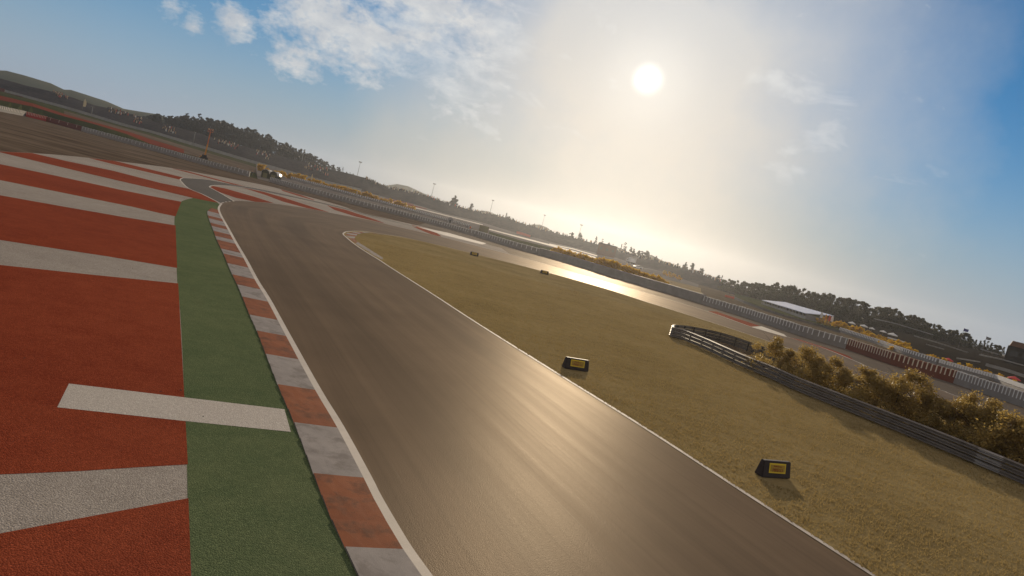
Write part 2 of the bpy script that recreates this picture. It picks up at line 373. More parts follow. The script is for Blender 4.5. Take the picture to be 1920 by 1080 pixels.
red([(-6,284.0),(60,287.2),(124,302),(212.5,320.5),(300,343),(358,355),(413,380.5)],[(-6,284.3),(71,303),(177,328.5),(250,345.5),(300,356.7),(362,371.5),(400,379)])
red([(0,308),(106,330),(230,357),(300,371),(340,378.5)],[(0,338),(124,363),(248,388),(300,400),(329,406)],30)
red([(0,366.5),(124,388.6),(230,407),(329,423)],[(0,450.5),(100,466),(200,481),(332,503)],30)
red([(0,497.5),(175,516),(250,523.5),(334,532)],[(0,891),(144,885),(250,878),(352,872)],20)
red([(-120,1028),(0,1002),(173,969),(353,935.5)],[(-300,1500),(0,1500),(180,1500),(372,1500)])
red([(168,296.7),(212,301.5),(221,303.2),(340,332),(343,333)],[(168,297),(212,308),(260,319),(337,337),(338,337)])
red([(323,316),(349.6,320.6),(424,340.7),(470,352)],[(323,316.4),(365,327),(406,338),(438,346.4)])
red([(399,348.7),(424,354),(477,369),(514,381)],[(394,351),(410,360),(441.7,371),(478,378.4)])
red([(450.5,351),(495,360),(530,370),(601,393),(618,398.5)],[(465,355),(500,366.5),(530,378),(576,390.5)])
red([(613,385),(648.5,393.6),(701.6,411),(722,418.8)],[(627,393.6),(666,406),(700,414),(710,416.4)])
red([(526,355),(565,366),(590,375.2)],[(530,358.2),(560,367.5),(588,375.6)])
red([(772.5,421.6),(799,428),(815,434),(828,443.4)],[(771,424),(790,432),(808,439.5),(822,443)])
# service road looping through the paint
RA=[(411.6,380.6),(380,364.5),(353,353),(340,340.5),(338,337),(341,334.5),(350,334),(388.5,337),(438,346.4),(477,352.6),(530,363.6),(566,371.6),(640,388),(684,400.8),(755,418),(781,424.5)]
RB=[(438,377),(413,362),(397,353.5),(393,350.8),(394.5,349),(399,348),(412,347.6),(441.7,349.8),(477,355.6),(530,366.6),(566,374),(640,390.6),(684,403.4),(755,420.4),(781,426.6)]
ra=GC(RA,n=4); rb=GC(RB,n=4)
sheet('service_road',ra+list(reversed(rb)),'road',.016)
stripe('road_edge_line',ra[:46],.16,'line_white',.019); stripe('road_edge_line',rb[:44],.16,'line_white',.019)
# broken line where the service road leaves the track
br=GC([(415,381),(427,378.3),(441,377.2)],n=6)
for k in (1,4,7,10): stripe('road_marking',br[k:k+2],.18,'line_white',.021)
# green strip
ge=GC(GE,n=4,ext1=14)
grn=[lineL[0]]+lineL[1:-2]+[G(400,372.6),G(380,371.4)]+ge
grn[0]=grn[0]
sheet('green_strip',grn,'green_run',.012)
# broad white bar across green and red
sheet('white_bar',[G(129,720.5),G(330,744.5),G(533,768.5),G(545,811),G(330,789),G(107,765)],'bar_white',.015)
# main track ribbon
outer=lineL[:-1]+topT; no=520
oa=resample(outer,no); ia=resample(frontR,no)
# pair samples by nearest fraction so the ribbon turns with the corner
def pair(a,b):
    s=arclen(a); out=[]; j=0
    kink_a=min(range(len(a)),key=lambda i:(a[i]-G(425,378.5)).length); kink_b=min(range(len(b)),key=lambda i:(b[i]-G(644,438)).length)
    r1=resample(b[:kink_b+1],kink_a+1); r2=resample(b[kink_b:],len(a)-kink_a)
    return a, r1+r2[1:]
oa,ib2=pair(oa,frontR)
ribbon('track',[p.copy() for p in ib2],[p.copy() for p in oa],'track',.016,uv=True)
stripe('edge_line',lineL,.17,'line_white',.020,side=-.03)
stripe('edge_line',frontR,.15,'line_white',.029,side=.02)
stripe('edge_line',topT[62:],.2,'line_white',.020)
stripe('edge_line',GC([(700,414.5),(781,433),(825.6,443.3),(900,463),(1004,487.5)],n=4),.16,'line_white',.020)
# white lines beyond the far kerb
sheet('pale_strip',[G(781,424.6),G(840,436.5),G(912,456.5),G(905,458.6),G(830,440.5)],'line_white',.016)
# red ground beyond the track on the way out
def redp(px): sheet('red_stripe',[G(*p) for p in px],'red_run',.019)
redp([(1327,583.5),(1343,584.2),(1384,598),(1426,611.6),(1408,612.6)])
redp([(1478,632.5),(1500,637),(1545,651),(1592,668),(1601,675.5),(1560,659),(1516,644.5)])
sheet('pale_strip',[G(1408,613),G(1428,612),G(1470,627),G(1476,632.2),G(1463,629)],'paleline',.019)
# dry grass island
isl=frontR+[frontR[-1]+Vector((30,-10,0)),Vector((80,-20,0)),frontR[0]+Vector((4,-2,0))]
sheet('turf',isl,'turf',.024)
sheet('gravel_patch',GC([(1282,619),(1330,628),(1375,640),(1423,656),(1450,690),(1420,689),(1357,664),(1310,640)],n=1),'gravel',.030)
# grass blades on the island
def grass():
    poly=[(p.x,p.y) for p in isl]; px=np.array([p[0] for p in poly]); py=np.array([p[1] for p in poly])
    N=420000
    # denser near the camera
    d=9+62*RNG.random(N)**1.35; az=np.radians(-16+62*RNG.random(N)); x=d*np.sin(az); y=d*np.cos(az)
    ins=np.zeros(N,bool); j=len(px)-1
    for i in range(len(px)):
        c=((py[i]>y)!=(py[j]>y)) & (x<(px[j]-px[i])*(y-py[i])/(py[j]-py[i]+1e-12)+px[i]); ins^=c; j=i
    # clumps
    cl=np.sin(x*2.1+1.7*np.sin(y*.9))*np.sin(y*2.7+1.3*np.sin(x*1.1))+.6*np.sin(x*6.3+y*4.1)*np.sin(y*5.7-x*2.2)
    ins&= (RNG.random(N)<.6+.16*cl)
    for (a,b,r) in [(bx,by,.75) for bx,by in BOARDXY]: ins&=((x-a)**2+(y-b)**2>r*r)
    x=x[ins];y=y[ins];cl=cl[ins];n=len(x)
    h=(.03+.045*RNG.random(n))*(1+.2*np.clip(cl,-.8,1)); w=.010+.012*RNG.random(n); a=RNG.random(n)*6.283; l=.6*h
    la=RNG.random(n)*6.283
    v=np.zeros((n,3,3)); v[:,0]=np.stack([x-w*np.cos(a),y-w*np.sin(a),np.full(n,.02)],1); v[:,1]=np.stack([x+w*np.cos(a),y+w*np.sin(a),np.full(n,.02)],1)
    v[:,2]=np.stack([x+l*np.cos(la),y+l*np.sin(la),.024+h],1)
    me=bpy.data.meshes.new('grass'); me.vertices.add(n*3); me.vertices.foreach_set('co',v.reshape(-1)); me.loops.add(n*3); me.loops.foreach_set('vertex_index',np.arange(n*3,dtype=np.int32))
    me.polygons.add(n); me.polygons.foreach_set('loop_start',np.arange(0,n*3,3,dtype=np.int32)); me.polygons.foreach_set('loop_total',np.full(n,3,dtype=np.int32)) if False else None
    me.update(calc_edges=True); me.materials.append(M['blade'])
    o=link('grass',me); tag(o,'short dry golden grass on the infield island','grass',kind='stuff')
BOARDPX=[(1455,899,.62,'nearest'),(1081,696,.62,'second'),(889,480,.62,'far'),(1021,514.5,.62,'third')]
BOARDXY=[(G(p[0],p[1]).x,G(p[0],p[1]).y) for p in BOARDPX]
grass()
# ------------------------------------------------------------------ kerbs
def saw_kerb(name,label,inner,outer,bounds,first,rise,steps=3):
    """inner/outer: matched ground curves; bounds: fractions of blocks; sawtooth tops"""
    root=empty(name,label,'kerb',(inner[0]+outer[0])*.5)
    si=resample(inner,len(bounds)*0+401); so=resample(outer,401)
    def at(c,t): k=t*400; i=min(399,int(k)); return c[i].lerp(c[i+1],k-i)
    col=first
    for t0,t1 in zip(bounds,bounds[1:]):
        mb=MB()
        for q in range(steps):
            a=t0+(t1-t0)*q/steps; b=t0+(t1-t0)*(q+1)/steps
            z0=.012; hi=rise*.2; lo=rise*1.05     # along the lane each step climbs, then drops
            pa,pb,oa_,ob_=at(si,a),at(si,b),at(so,a),at(so,b)
            K=3; vs=[]
            for p,o_,zz in ((pa,oa_,hi),(pb,ob_,lo)):
                for k in range(K+1):
                    f=k/K; w=p.lerp(o_,f); vs.append((w.x,w.y,z0+.008+zz*f**1.2))
            n0=len(vs)
            fs=[(k,k+1,K+2+k,K+1+k) for k in range(K)]
            oz=[(oa_.x,oa_.y,.0),(ob_.x,ob_.y,.0)]; vs+=oz
            sh=Vector((at(so,b)-at(so,a))).normalized()
            mb.add(vs,fs,0); mb.add(vs,[(K,n0,n0+1,2*K+1)],1)
            # riser facing the camera between this step and the previous one
            rs=[tuple(vs[K+1+k]) for k in range(K+1)]+[(vs[K+1+k][0],vs[K+1+k][1],.01) for k in range(K+1)]
            mb.add(rs,[(k,K+1+k,K+2+k,k+1) for k in range(K)],0)
        o=mb.build('red_block' if col else 'white_block',['kerb_red' if col else 'kerb_white','kerb_side'],root)
        o.matrix_parent_inverse=Matrix.Translation(-root.location)
        col=not col
    return root
KE=[(669,1080),(642,1022),(619,974),(587,892),(551,796),(520,724),(481,622.6),(467.5,592.5),(447.5,542.5),(430,505),(418.6,477),(406,450.5),(399,431),(392,413),(388.5,398),(396,391)]
KI=[p for p in LINE_L[:]]
ko=GC(KE,n=6,ext0=8)
ys=[1500,1180,1027,892,796,724,669,624,589,560,536,515,497,478,467,452,445,435,426,419,411,405,397]
# fractions along the outer edge
sK=arclen(ko)
def frac_y(y):
    best=min(range(len(ko)),key=lambda i:abs(proj(ko[i])[1]-y)); return sK[best]/sK[-1]
def proj(p):
    v=p-Vector((0,0,H)); a=v.x; c=v.dot(fw); b=-v.dot(upp)
    u=(a*cr-b*sr)/c; w=(a*sr+b*cr)/c
    return (CX+u*F, CY+w*F)
ki=[]
lin=[p for p in lineL]
for p in ko:   # inner edge = nearest point on the white line, pulled to its left side
    q=min(resample(lin,900) if not ki else LR,key=lambda r:(r-p).length) if False else None
LR=resample(lineL,1500)
mono=0
for i,p in enumerate(ko):
    d=(ko[min(i+1,len(ko)-1)]-ko[max(i-1,0)]).normalized(); nrm=Vector((d.y,-d.x,0))
    # walk along the normal until the line is met
    j=min(range(mono,len(LR)),key=lambda k: abs((LR[k]-p).dot(d))+ (0 if (LR[k]-p).dot(nrm)>0 else 99) + .02*(LR[k]-p).length)
    mono=max(mono,j-5); ki.append(LR[j]-nrm*.05)
fr=sorted(set(round(max(0,min(1,frac_y(y))),4) for y in ys[2:])); 
fr=[0.0]+[f for f in fr if f>.005 and f<.985]+[1.0]
saw_kerb('kerb','long red and white stepped kerb along the green strip',ki,ko,fr,False,.030)
# apex kerb round the tip of the grass island
ai=GC([(717.6,491),(693,476),(666,458),(650,446),(645.5,440),(648,437),(656,435.4),(684,435.2),(719,440.2)],n=6)
ao=GC([(717.8,483.5),(706,475),(689,466),(675,458),(665,450),(666,445),(673,439),(690,437),(719,441)],n=6)
saw_kerb('kerb','short red and white kerb round the tip of the grass island',ai,ao,[0,.3,.42,.5,.57,.63,.69,.75,.82,.9,1.],False,.05,1)
# ------------------------------------------------------------------ guard rail in front
TOPR=[(1422,648),(1375,631.5),(1339,621.5),(1295,612.8),(1270,610),(1262.5,611),(1264,614),(1286,620.5),(1322,634.6),(1357,650),(1401,669),(1454,690),(1500,710),(1639,763),(1778,817),(1920,874),(2100,948)]
HR=.78
gr=[Vector((p.x,p.y,0.04)) for p in smooth_curve([G(x,y,HR) for x,y in TOPR],n=8)]
gr=[gr[0]+(gr[0]-gr[1]).normalized()*12]+gr
root=empty('guardrail','two-beam grey steel guardrail curving round the near bushes on the grass','guardrail',gr[len(gr)//2])
def sub(o): o.parent=root; o.matrix_parent_inverse=Matrix.Translation(-root.location); return o
def wbeam(z,path,mat='steel'):
    prof_f=[(.02,-.118),(-.03,-.105),(-.11,-.075),(-.11,-.05),(-.01,-.016),(-.01,.016),(-.11,.05),(-.11,.075),(-.03,.105),(.02,.118)]
    prof=prof_f+[(a+.012,b) for a,b in reversed(prof_f)]
    mb=MB(); mb.extrude(prof,[p+Vector((0,0,z)) for p in path]); return mb.build('beam',mat,smooth=False)
grd=resample(gr,150)
LT=min(range(150),key=lambda i:(grd[i]-Vector((G(1838,842,HR).x,G(1838,842,HR).y,0))).length)
for z in (.15,.41,.67):
    sub(wbeam(z,grd[:LT+1])); b2=sub(wbeam(z,grd[LT:LT+4],'steel_new')); b2['label']='paler new beam panel'; sub(wbeam(z,grd[LT+3:]))
pm=MB(); pm.box((-.035,.02,0),(.035,.10,.78),0,.008); pme=pm.me('post','post')
for i in range(1,149,4):
    d=(grd[i+1]-grd[i-1]); o=link('post',pme); o.location=grd[i]; o.rotation_euler=(0,0,math.atan2(d.y,d.x)); sub(o)
# ------------------------------------------------------------------ trackside boards
def text_mesh(txt,size):
    cu=bpy.data.curves.new('lettering','FONT'); cu.body=txt; cu.size=size; cu.align_x='CENTER'; cu.align_y='CENTER'; cu.extrude=.002
    ob=bpy.data.objects.new('lettering',cu); C.objects.link(ob); dg=bpy.context.evaluated_depsgraph_get(); me=bpy.data.meshes.new_from_object(ob.evaluated_get(dg))
    bpy.data.objects.remove(ob); me.materials.clear(); me.materials.append(M['sign_red']); return me
TXT=text_mesh('PIRELLI',.135)
def board_parts():
    W,Hh,D=.55,.45,.30
    mb=MB()  # block with leaning front and tapering sides
    v=[(-W-.03,0,0),(W+.03,0,0),(W+.03,D,0),(-W-.03,D,0),(-W,.10,Hh),(W,.10,Hh),(W,D-.08,Hh),(-W,D-.08,Hh)]
    bm=bmesh.new(); vs=[bm.verts.new(p) for p in v]
    for f in [(0,3,2,1),(4,5,6,7),(0,1,5,4),(1,2,6,5),(2,3,7,6),(3,0,4,7)]: bm.faces.new([vs[i] for i in f])
    bmesh.ops.bevel(bm,geom=bm.edges[:],offset=.018,segments=2,affect='EDGES'); bm.verts.index_update()
    mb.add([q.co.copy() for q in bm.verts],[tuple(q.index for q in f.verts) for f in bm.faces]); bm.free()
    body=mb.me('block',['foam'])
    def pl(x0,x1,z0,z1,off,t,name,mat):
        # a thin plate lying on the leaning front face
        q=MB(); sl=.10/Hh
        f=lambda x,z,o:(x,z*sl-o,z)
        q.add([f(x0,z0,off),f(x1,z0,off),f(x1,z1,off),f(x0,z1,off),f(x0,z0,off+t),f(x1,z0,off+t),f(x1,z1,off+t),f(x0,z1,off+t)],[(0,3,2,1),(4,5,6,7),(0,1,5,4),(1,2,6,5),(2,3,7,6),(3,0,4,7)])
        return q.me(name,mat)
    frame=MB(); sl=.10/Hh
    x0,x1,z0,z1,t=-.335,.335,.13,.395,.04
    plates=[pl(x0,x1,z0,z1,.002,.008,'sign_panel','sign_yellow'),pl(x0+t,x1-t,z0+t,z1-t,.0105,.003,'sign_face','sign_ochre')]
    side=MB(); 
    return body,plates
BODY,PLATES=board_parts()
BLAB=['dark foam block with a yellow lettered panel, closest to the camera on the grass','dark foam block with a yellow lettered panel beside the white line, midway along the grass','small dark foam block on the far edge of the grass island, nearest the kerb tip','small dark foam block on the far edge of the grass island beside the bright track']
def make_board(i,rz):
    t=empty('marker_board',BLAB[i],'marker board',(BOARDXY[i][0],BOARDXY[i][1],.04),rz,'foam marker boards on the grass')
    link('block',BODY,t); a=link('sign_panel',PLATES[0],t); b=link('sign_face',PLATES[1],a)
    tx=link('lettering',TXT,a); tx.rotation_euler=(math.radians(90)-math.atan(.10/.46),0,0); tx.location=(0,.21*.10/.46-.0165,.21)
    tl=link('lettering',TXT,a); tl.scale=(.8,.5,1); tl.rotation_euler=tx.rotation_euler; tl.location=(0,.315*.10/.46-.0165,.315)
    return t
for i,(px,py,_,_) in enumerate(BOARDPX):
    r=ray(px,py); az=math.atan2(r[0],r[1]); make_board(i,(.49,.48,.35,.40)[i])
# ------------------------------------------------------------------ tyre barriers
STRAP={}
def strap_me(mat,hb,sw=.065):
    k=(mat,hb)
    if k not in STRAP:
        mb=MB(); mb.box((-sw,-.47,hb*.45),(sw,-.425,hb+.035),0,.012); mb.box((-sw,-.425,hb+.002),(sw,.2,hb+.035),0,.008)
        STRAP[k]=mb.me('strap',mat)
    return STRAP[k]
def barrier(label,px,x0,x1,belt,strap,n,hb=1.45,zb=0.,group='tyre barrier runs round the track',at=None):
    """one run of belt-wrapped tyre barrier between picture columns x0 and x1 of a base curve"""
    k=max(3,int((x1-x0)/18)+2)
    xs=[x0+(x1-x0)*i/(k-1) for i in range(k)]
    path=[]
    for x in xs:
        p=G(x,interp(px,x)) if at is None else at(x); path.append(Vector((p.x,p.y,zb if at is None else p.z))+Vector((0,.42,0)))
    path=resample(smooth_curve(path,n=3),max(6,k*2))
    t=empty('tyre_barrier',label,'tyre barrier',path[len(path)//2],0,group)
    inv=Matrix.Translation(-t.location)
    prof=[(-.42,0),(-.42,hb-.1),(-.36,hb-.02),(-.25,hb),(.25,hb),(.36,hb-.02),(.42,hb-.1),(.42,0)]
    mb=MB(); mb.extrude(prof,path); o=mb.build('belt',belt,t); o.matrix_parent_inverse=inv
    if n:
        me=strap_me(strap,hb,.16 if hb<1.3 else .065); sl=arclen(path)
        for i in range(n):
            s=sl[-1]*(i+.5)/n; j=max(q for q in range(len(sl)-1) if sl[q]<=s); f=(s-sl[j])/(sl[j+1]-sl[j]); p=path[j].lerp(path[j+1],f); d=path[j+1]-path[j]
            c=link('strap',me,t); c.location=p; c.rotation_euler=(0,0,math.atan2(d.y,d.x)+RNG.normal(0,.01)); c.matrix_parent_inverse=inv
            c.scale=(1,1,RNG.uniform(.97,1.03))
    return t
HB=1.5
barrier('dark tyre barrier with close cream straps at the far left end',BARR,-75,44,'belt_black','strap_cream',30,1.9)
barrier('bright red tyre barrier with cream straps',BARR,44.6,86,'belt_bright','strap_cream',14,1.8)
barrier('dark red tyre barrier beside the bright red run',BARR,86.6,152,'belt_dark','strap_cream',4,1.75)
barrier('grey tyre barrier with white straps between the dark red run and the yellow lift',BARR,152.6,330,'belt_grey','strap_white',32,1.7)
barrier('grey tyre barrier with white straps in front of the yellow lift',BARR,330.6,466,'belt_grey','strap_white',25,1.6)
barrier('grey tyre barrier with white straps right of the barrel-roofed shelter',BARR,506,690,'belt_grey','strap_white',37)
barrier('grey tyre barrier with short white straps, in front of the far studded barrier',BARR,690.6,880,'belt_grey','strap_white',38,1.4)
barrier('grey tyre barrier in front of the olive container',BARR,880.6,1010,'belt_grey','strap_white',22,1.55)
barrier('plain grey barrier below the long row of yellow shrubs',BARR,1010.6,1318,'belt_grey','strap_white',0,1.75)
barrier('grey tyre barrier with white straps beside the orange ground paint',BARR,1318.6,1591,'belt_grey','strap_white',42,1.5)
barrier('rust red tyre barrier with cream straps behind the near bushes',BARR,1591.6,1796,'belt_red','strap_cream',32,1.5)
barrier('grey tyre barrier with white straps after the rust red run',BARR,1796.6,2030,'belt_grey','strap_white',33,1.5)
B2=[(1560,617),(1577,623),(1650,647),(1700,666),(1766,687),(1869,716),(1920,735),(2000,764)]
barrier('low second barrier with close white studs behind the rust red run',B2,1577,1762,'belt_grey','strap_white',62,1.05,group='second tyre barrier runs')
barrier('low second barrier with close white studs below the dark grandstand',B2,1762.6,1960,'belt_grey','strap_white',66,1.05,group='second tyre barrier runs')
# ------------------------------------------------------------------ land beyond the barrier
DB=[(-120,420),(0,420),(480,450),(900,500),(1150,430),(1317,330),(1430,265)]
def dB(x): return interp(DB,x)
WB=[(-100,141),(7.5,172),(125,204.5),(237,238),(282,248.5),(345,268),(407,286.5),(457,301),(532,323),(565,332),(627,347.5),(677,357.5),(725,370.5),(785,385),(835,401),(897,415),(967,436.5),(1042,456),(1117,474),(1155,483),(1205,501),(1230,506),(1280,523),(1317,536),(1360,553),(1425,572)]
BT=[(-100,120),(0,147),(37,158),(96,171),(160,194),(200,202),(237,211),(270,223),(301,231),(345,242),(395,258),(457,274),(521,291),(552,300),(602,313),(640,322),(677,331),(722,350),(785,362),(835,380),(880,393),(942,406),(980,419),(1055,441),(1117,457),(1155,470),(1199,483),(1230,489),(1267,501),(1317,515),(1362,534),(1425,551)]
xs=[-100+25*i for i in range(62)]
def strip3(name,f0,f1,mat,x0,x1,step=20,z0=0.,z1=0.,kind='structure'):
    n=max(3,int((x1-x0)/step)+1); a=[];b=[]
    for i in range(n):
        x=x0+(x1-x0)*i/(n-1); p=f0(x); q=f1(x); a.append(p+Vector((0,0,z0))); b.append(q+Vector((0,0,z1)))
    return ribbon(name,a,b,mat,kind=kind)
barw=lambda x:G(x,interp(BARR,x))+Vector((0,1.2,-.01))
RT=[(-100,152),(0,179),(62,194),(125,215),(240,246.5),(282,261),(345,280),(400,297),(480,321)]
RBm=[(-100,159),(0,187.5),(62,200),(125,219.5),(175,232),(237,251),(282,270),(345,287.5),(400,303),(480,325)]
dr=lambda x:interp([(-100,275),(0,272),(240,262),(400,262),(480,262)],x)
rb_=lambda x:P(x,interp(RBm,x),dr(x)); rt_=lambda x:P(x,interp(RT,x),dr(x)+14)
wb_=lambda x:P(x,interp(WB,x),dB(x))
strip3('verge',barw,rb_,'verge',-100,480); strip3('red_verge',rb_,rt_,'redverge',-100,345); strip3('verge',rb_,rt_,'gravel',345,480); 
mid_=lambda x:rt_(x).lerp(wb_(x),.45)
strip3('verge',rt_,mid_,'gravel',120,480); strip3('verge',rt_,mid_,'verge',-100,120); strip3('verge',mid_,wb_,'verge',-100,480)
MID=[(480,319),(545,336),(602,351),(677,372),(735,387),(785,401),(847,418),(905,434)]
def mid3(x):
    a=barw(x); b=wb_(x); l=a.lerp(b,.3)
    m_=P(x,interp(MID,x),1.4*a.y) if x<=905 else None
    if m_ is None:
        k=min(1.,(x-905)/80.); m0=P(905,434,1.4*barw(905).y); a0=barw(905); zz=m0.z
        q=a.lerp(b,.3); return Vector((q.x,q.y,zz*(1-k)+q.z*k)) if k<1 else q
    return m_
def gpt(x,t):
    a=barw(x); m_=mid3(x); b=wb_(x); return a.lerp(m_,t/.3) if t<.3 else m_.lerp(b,(t-.3)/.7)
strip3('outer_ground',barw,mid3,'outer',480,1425,12); strip3('outer_ground',mid3,wb_,'outer',480,1425,12)
B3=[(480,319),(545,336),(602,351),(677,372),(735,387),(785,401),(847,418),(905,434)]
barrier('low studded barrier along the yellow shrubs behind the first one',B3,545,710,'belt_grey','strap_white',44,1.2,group='second tyre barrier runs',at=mid3)
barrier('low studded barrier ending beside the small grey hut',B3,710.6,880,'belt_grey','strap_white',50,1.2,group='second tyre barrier runs',at=mid3)
# lines and strips on that ground, each lifted above the last
def lerpw(x,y):
    """point of the outer ground seen at picture row y"""
    a=barw(x); b=wb_(x); r=Vector(ray(x,y))
    # solve for t where the line a->b meets the vertical plane spanned by the ray's elevation
    best=None; lo,hi=0.,1.
    f=lambda t:proj(gpt(x,t))[1]-y
    for _ in range(40):
        m_=(lo+hi)/2
        if f(m_)>0: lo=m_
        else: hi=m_
    return gpt(x,(lo+hi)/2)
def gstrip(name,top,bot,mat,lift,step=14):
    x0=top[0][0]; x1=top[-1][0]
    return strip3(name,lambda x:lerpw(x,interp(bot,x)),lambda x:lerpw(x,interp(top,x)),mat,x0,x1,step,lift,lift)
gstrip('verge',[(917,434),(980,452),(1042,466.5)],[(917,440),(980,457),(1042,473)],'verge',.05)
gstrip('pale_strip',[(915,428.5),(960,440),(1040,460.5),(1117,482)],[(915,430.5),(960,442.5),(1040,463.5),(1117,485)],'paleline',.06)
gstrip('pale_strip',[(1080,476),(1167,500),(1230,519),(1317,541),(1380,562)],[(1080,478.5),(1167,504),(1230,526),(1317,556),(1380,578)],'drystrip',.06)
gstrip('pale_strip',[(1030,456.8),(1075,466),(1120,479)],[(1030,458.2),(1075,467.8),(1120,481)],'paleline',.05)
gstrip('red_stripe',[(722,372.8),(770,384),(800,391.5)],[(722,375),(770,386.5),(800,392.6)],'redverge',.06)
gstrip('pale_strip',[(722,375),(770,386.5),(830,402),(905,421)],[(722,377),(770,388.5),(830,403.3),(905,422.4)],'paleline',.06)
# bank behind everything, in shade on this side
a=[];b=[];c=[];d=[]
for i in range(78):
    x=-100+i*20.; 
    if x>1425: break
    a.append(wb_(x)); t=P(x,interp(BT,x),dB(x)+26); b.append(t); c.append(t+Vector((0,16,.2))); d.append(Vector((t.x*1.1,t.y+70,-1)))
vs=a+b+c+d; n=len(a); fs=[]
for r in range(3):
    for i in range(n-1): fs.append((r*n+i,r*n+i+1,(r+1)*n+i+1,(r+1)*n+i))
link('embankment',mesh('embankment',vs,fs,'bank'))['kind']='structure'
# hills
def hill(ridge,dist,dp,wd):
    a=[P(x,hy(x)+2,dist-dp) for x,y in ridge]; a=[Vector((p.x,p.y,-1)) for p in a]; b=[P(x,y,dist) for x,y in ridge]
    mid=[p.lerp(q,.55)+Vector((0,0,q.z*.10)) for p,q in zip(a,b)]; e=[Vector((q.x,q.y+wd,-1)) for q in b]
    vs=a+mid+b+e; n=len(a); fs=[(r*n+i,r*n+i+1,(r+1)*n+i+1,(r+1)*n+i) for r in range(3) for i in range(n-1)]
    link('hill',mesh('hill',vs,fs,'hill',smooth=True))['kind']='structure'
hill([(-260,110),(-120,108),(-40,118),(0,132),(12,132.5),(45,141),(95,156),(120,168),(133,168.5),(160,177),(200,190),(232,204),(262,209),(300,215),(360,240)],1000,260,200)
hill([(690,366),(722,348),(745,345),(765,349),(800,365),(835,384)],1150,150,150)
hill([(880,402),(893,394),(915,396),(940,406),(965,420),(985,434)],1050,150,150)
hill([(970,436),(992,421),(1012,421),(1025,426),(1042,438),(1060,452)],950,150,150)
hill([(1130,476),(1155,463),(1172,468),(1190,484)],900,120,120)
hill([(1190,492),(1208,479),(1222,478),(1240,488),(1262,497),(1290,505),(1330,520),(1360,531)],800,150,120)
# ------------------------------------------------------------------ vegetation
def crown_mesh(name,kind,h,r,n,leaf,mat,seed,nclump=26):
    g=np.random.default_rng(seed); cs=[]
    for i in range(nclump):
        u=g.random()
        if kind=='cone': z=h*(.12+.86*u); rr=r*(1.02-u)**.8*g.uniform(.45,1.)
        elif kind=='column': z=h*(.08+.9*u); rr=r*min(1,(1.05-u)*2.2)*g.uniform(.3,1.)
        elif kind=='bush': z=h*(.06+.86*u); rr=r*math.sqrt(max(.05,1-(u*1.0)**2))*g.uniform(.2,1.)
        else: z=h*(.10+.85*u); rr=r*math.sqrt(max(.06,1-((u-.42)/.62)**2))*g.uniform(.15,1.)
        a=g.random()*6.283; s=r*g.uniform(.22,.42)*(1.-.35*u)
        cs.append((rr*math.cos(a),rr*math.sin(a),z,s))
    cs=np.array(cs); k=g.integers(0,nclump,n); c=cs[k]
    dv=g.normal(size=(n,3)); dv/=np.linalg.norm(dv,axis=1)[:,None]; rad=g.random(n)**.45*(1+.55*(g.random(n)<.16))
    p=c[:,:3]+dv*(c[:,3]*rad)[:,None]*np.array([1,1,.85]); p[:,2]=np.clip(p[:,2],.05,None)
    u_=g.normal(size=(n,3)); u_/=np.linalg.norm(u_,axis=1)[:,None]; w=np.cross(u_,dv+.3*g.normal(size=(n,3))); w/=np.linalg.norm(w,axis=1)[:,None]+1e-9
    s=leaf*g.uniform(.55,1.3,n)[:,None]
    v=np.stack([p-u_*s,p+w*s*.55,p+u_*s,p-w*s*.55],1).reshape(-1,3)
    me=bpy.data.meshes.new(name); me.vertices.add(4*n); me.vertices.foreach_set('co',v.reshape(-1)); me.loops.add(4*n); me.loops.foreach_set('vertex_index',np.arange(4*n,dtype=np.int32))
    me.polygons.add(n); me.polygons.foreach_set('loop_start',np.arange(0,4*n,4,dtype=np.int32)); me.update(calc_edges=True); me.materials.append(M[mat]); return me
def trunk_mesh(h,r,seed,limbs=5,spread=1.):
    g=random.Random(seed); mb=MB(); mb.tube([(0,0,-.6),(0,0,.05*h),(g.uniform(-.02,.02)*h,g.uniform(-.02,.02)*h,.5*h),(0,0,.88*h)],[r*1.35,r,r*.6,r*.15],7)
    for i in range(limbs):
        a=g.random()*6.28; z=h*g.uniform(.25,.65); l=spread*g.uniform(.5,.9)
        mb.tube([(0,0,z),(math.cos(a)*l*.5,math.sin(a)*l*.5,z+l*.4),(math.cos(a)*l,math.sin(a)*l,z+l*.7)],[r*.5,r*.3,r*.1],5)
    return mb.me('trunk','bark',True)
KIND={}
def kind_of(key,kind,h,r,n,leaf,mat,seed,nclump,tr):
    KIND[key]=(crown_mesh('crown',kind,h,r,n,leaf,mat,seed,nclump),trunk_mesh(h,tr,seed,5,r),h)
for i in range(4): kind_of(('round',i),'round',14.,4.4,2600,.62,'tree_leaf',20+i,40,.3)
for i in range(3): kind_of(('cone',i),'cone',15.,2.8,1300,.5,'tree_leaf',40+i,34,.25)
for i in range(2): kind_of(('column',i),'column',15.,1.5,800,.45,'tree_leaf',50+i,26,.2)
for i in range(4): kind_of(('rround',i),'round',13.,4.2,2800,.52,'tree_leaf_r',60+i,40,.3)
for i in range(2): kind_of(('rcone',i),'cone',14.,2.8,1800,.4,'tree_leaf_r',70+i,34,.25)
for i in range(5): kind_of(('bush',i),'bush',3.,1.8,5000,.066,'bush_leaf',80+i,26,.028)
for i in range(4): kind_of(('shrub',i),'bush',1.9,1.35,900,.20,'shrub_leaf',90+i,16,.05)
def plant(name,label,cat,key,loc,scale,group,part='crown',stem='trunk',sxy=None):
    cm,tm,h=KIND[key]; t=empty(name,label,cat,loc,random.random()*6.28,group); sx=(sxy or 1.)*scale
    t.scale=(sx,sx,scale); link(part,cm,t); link(stem,tm,t); return t
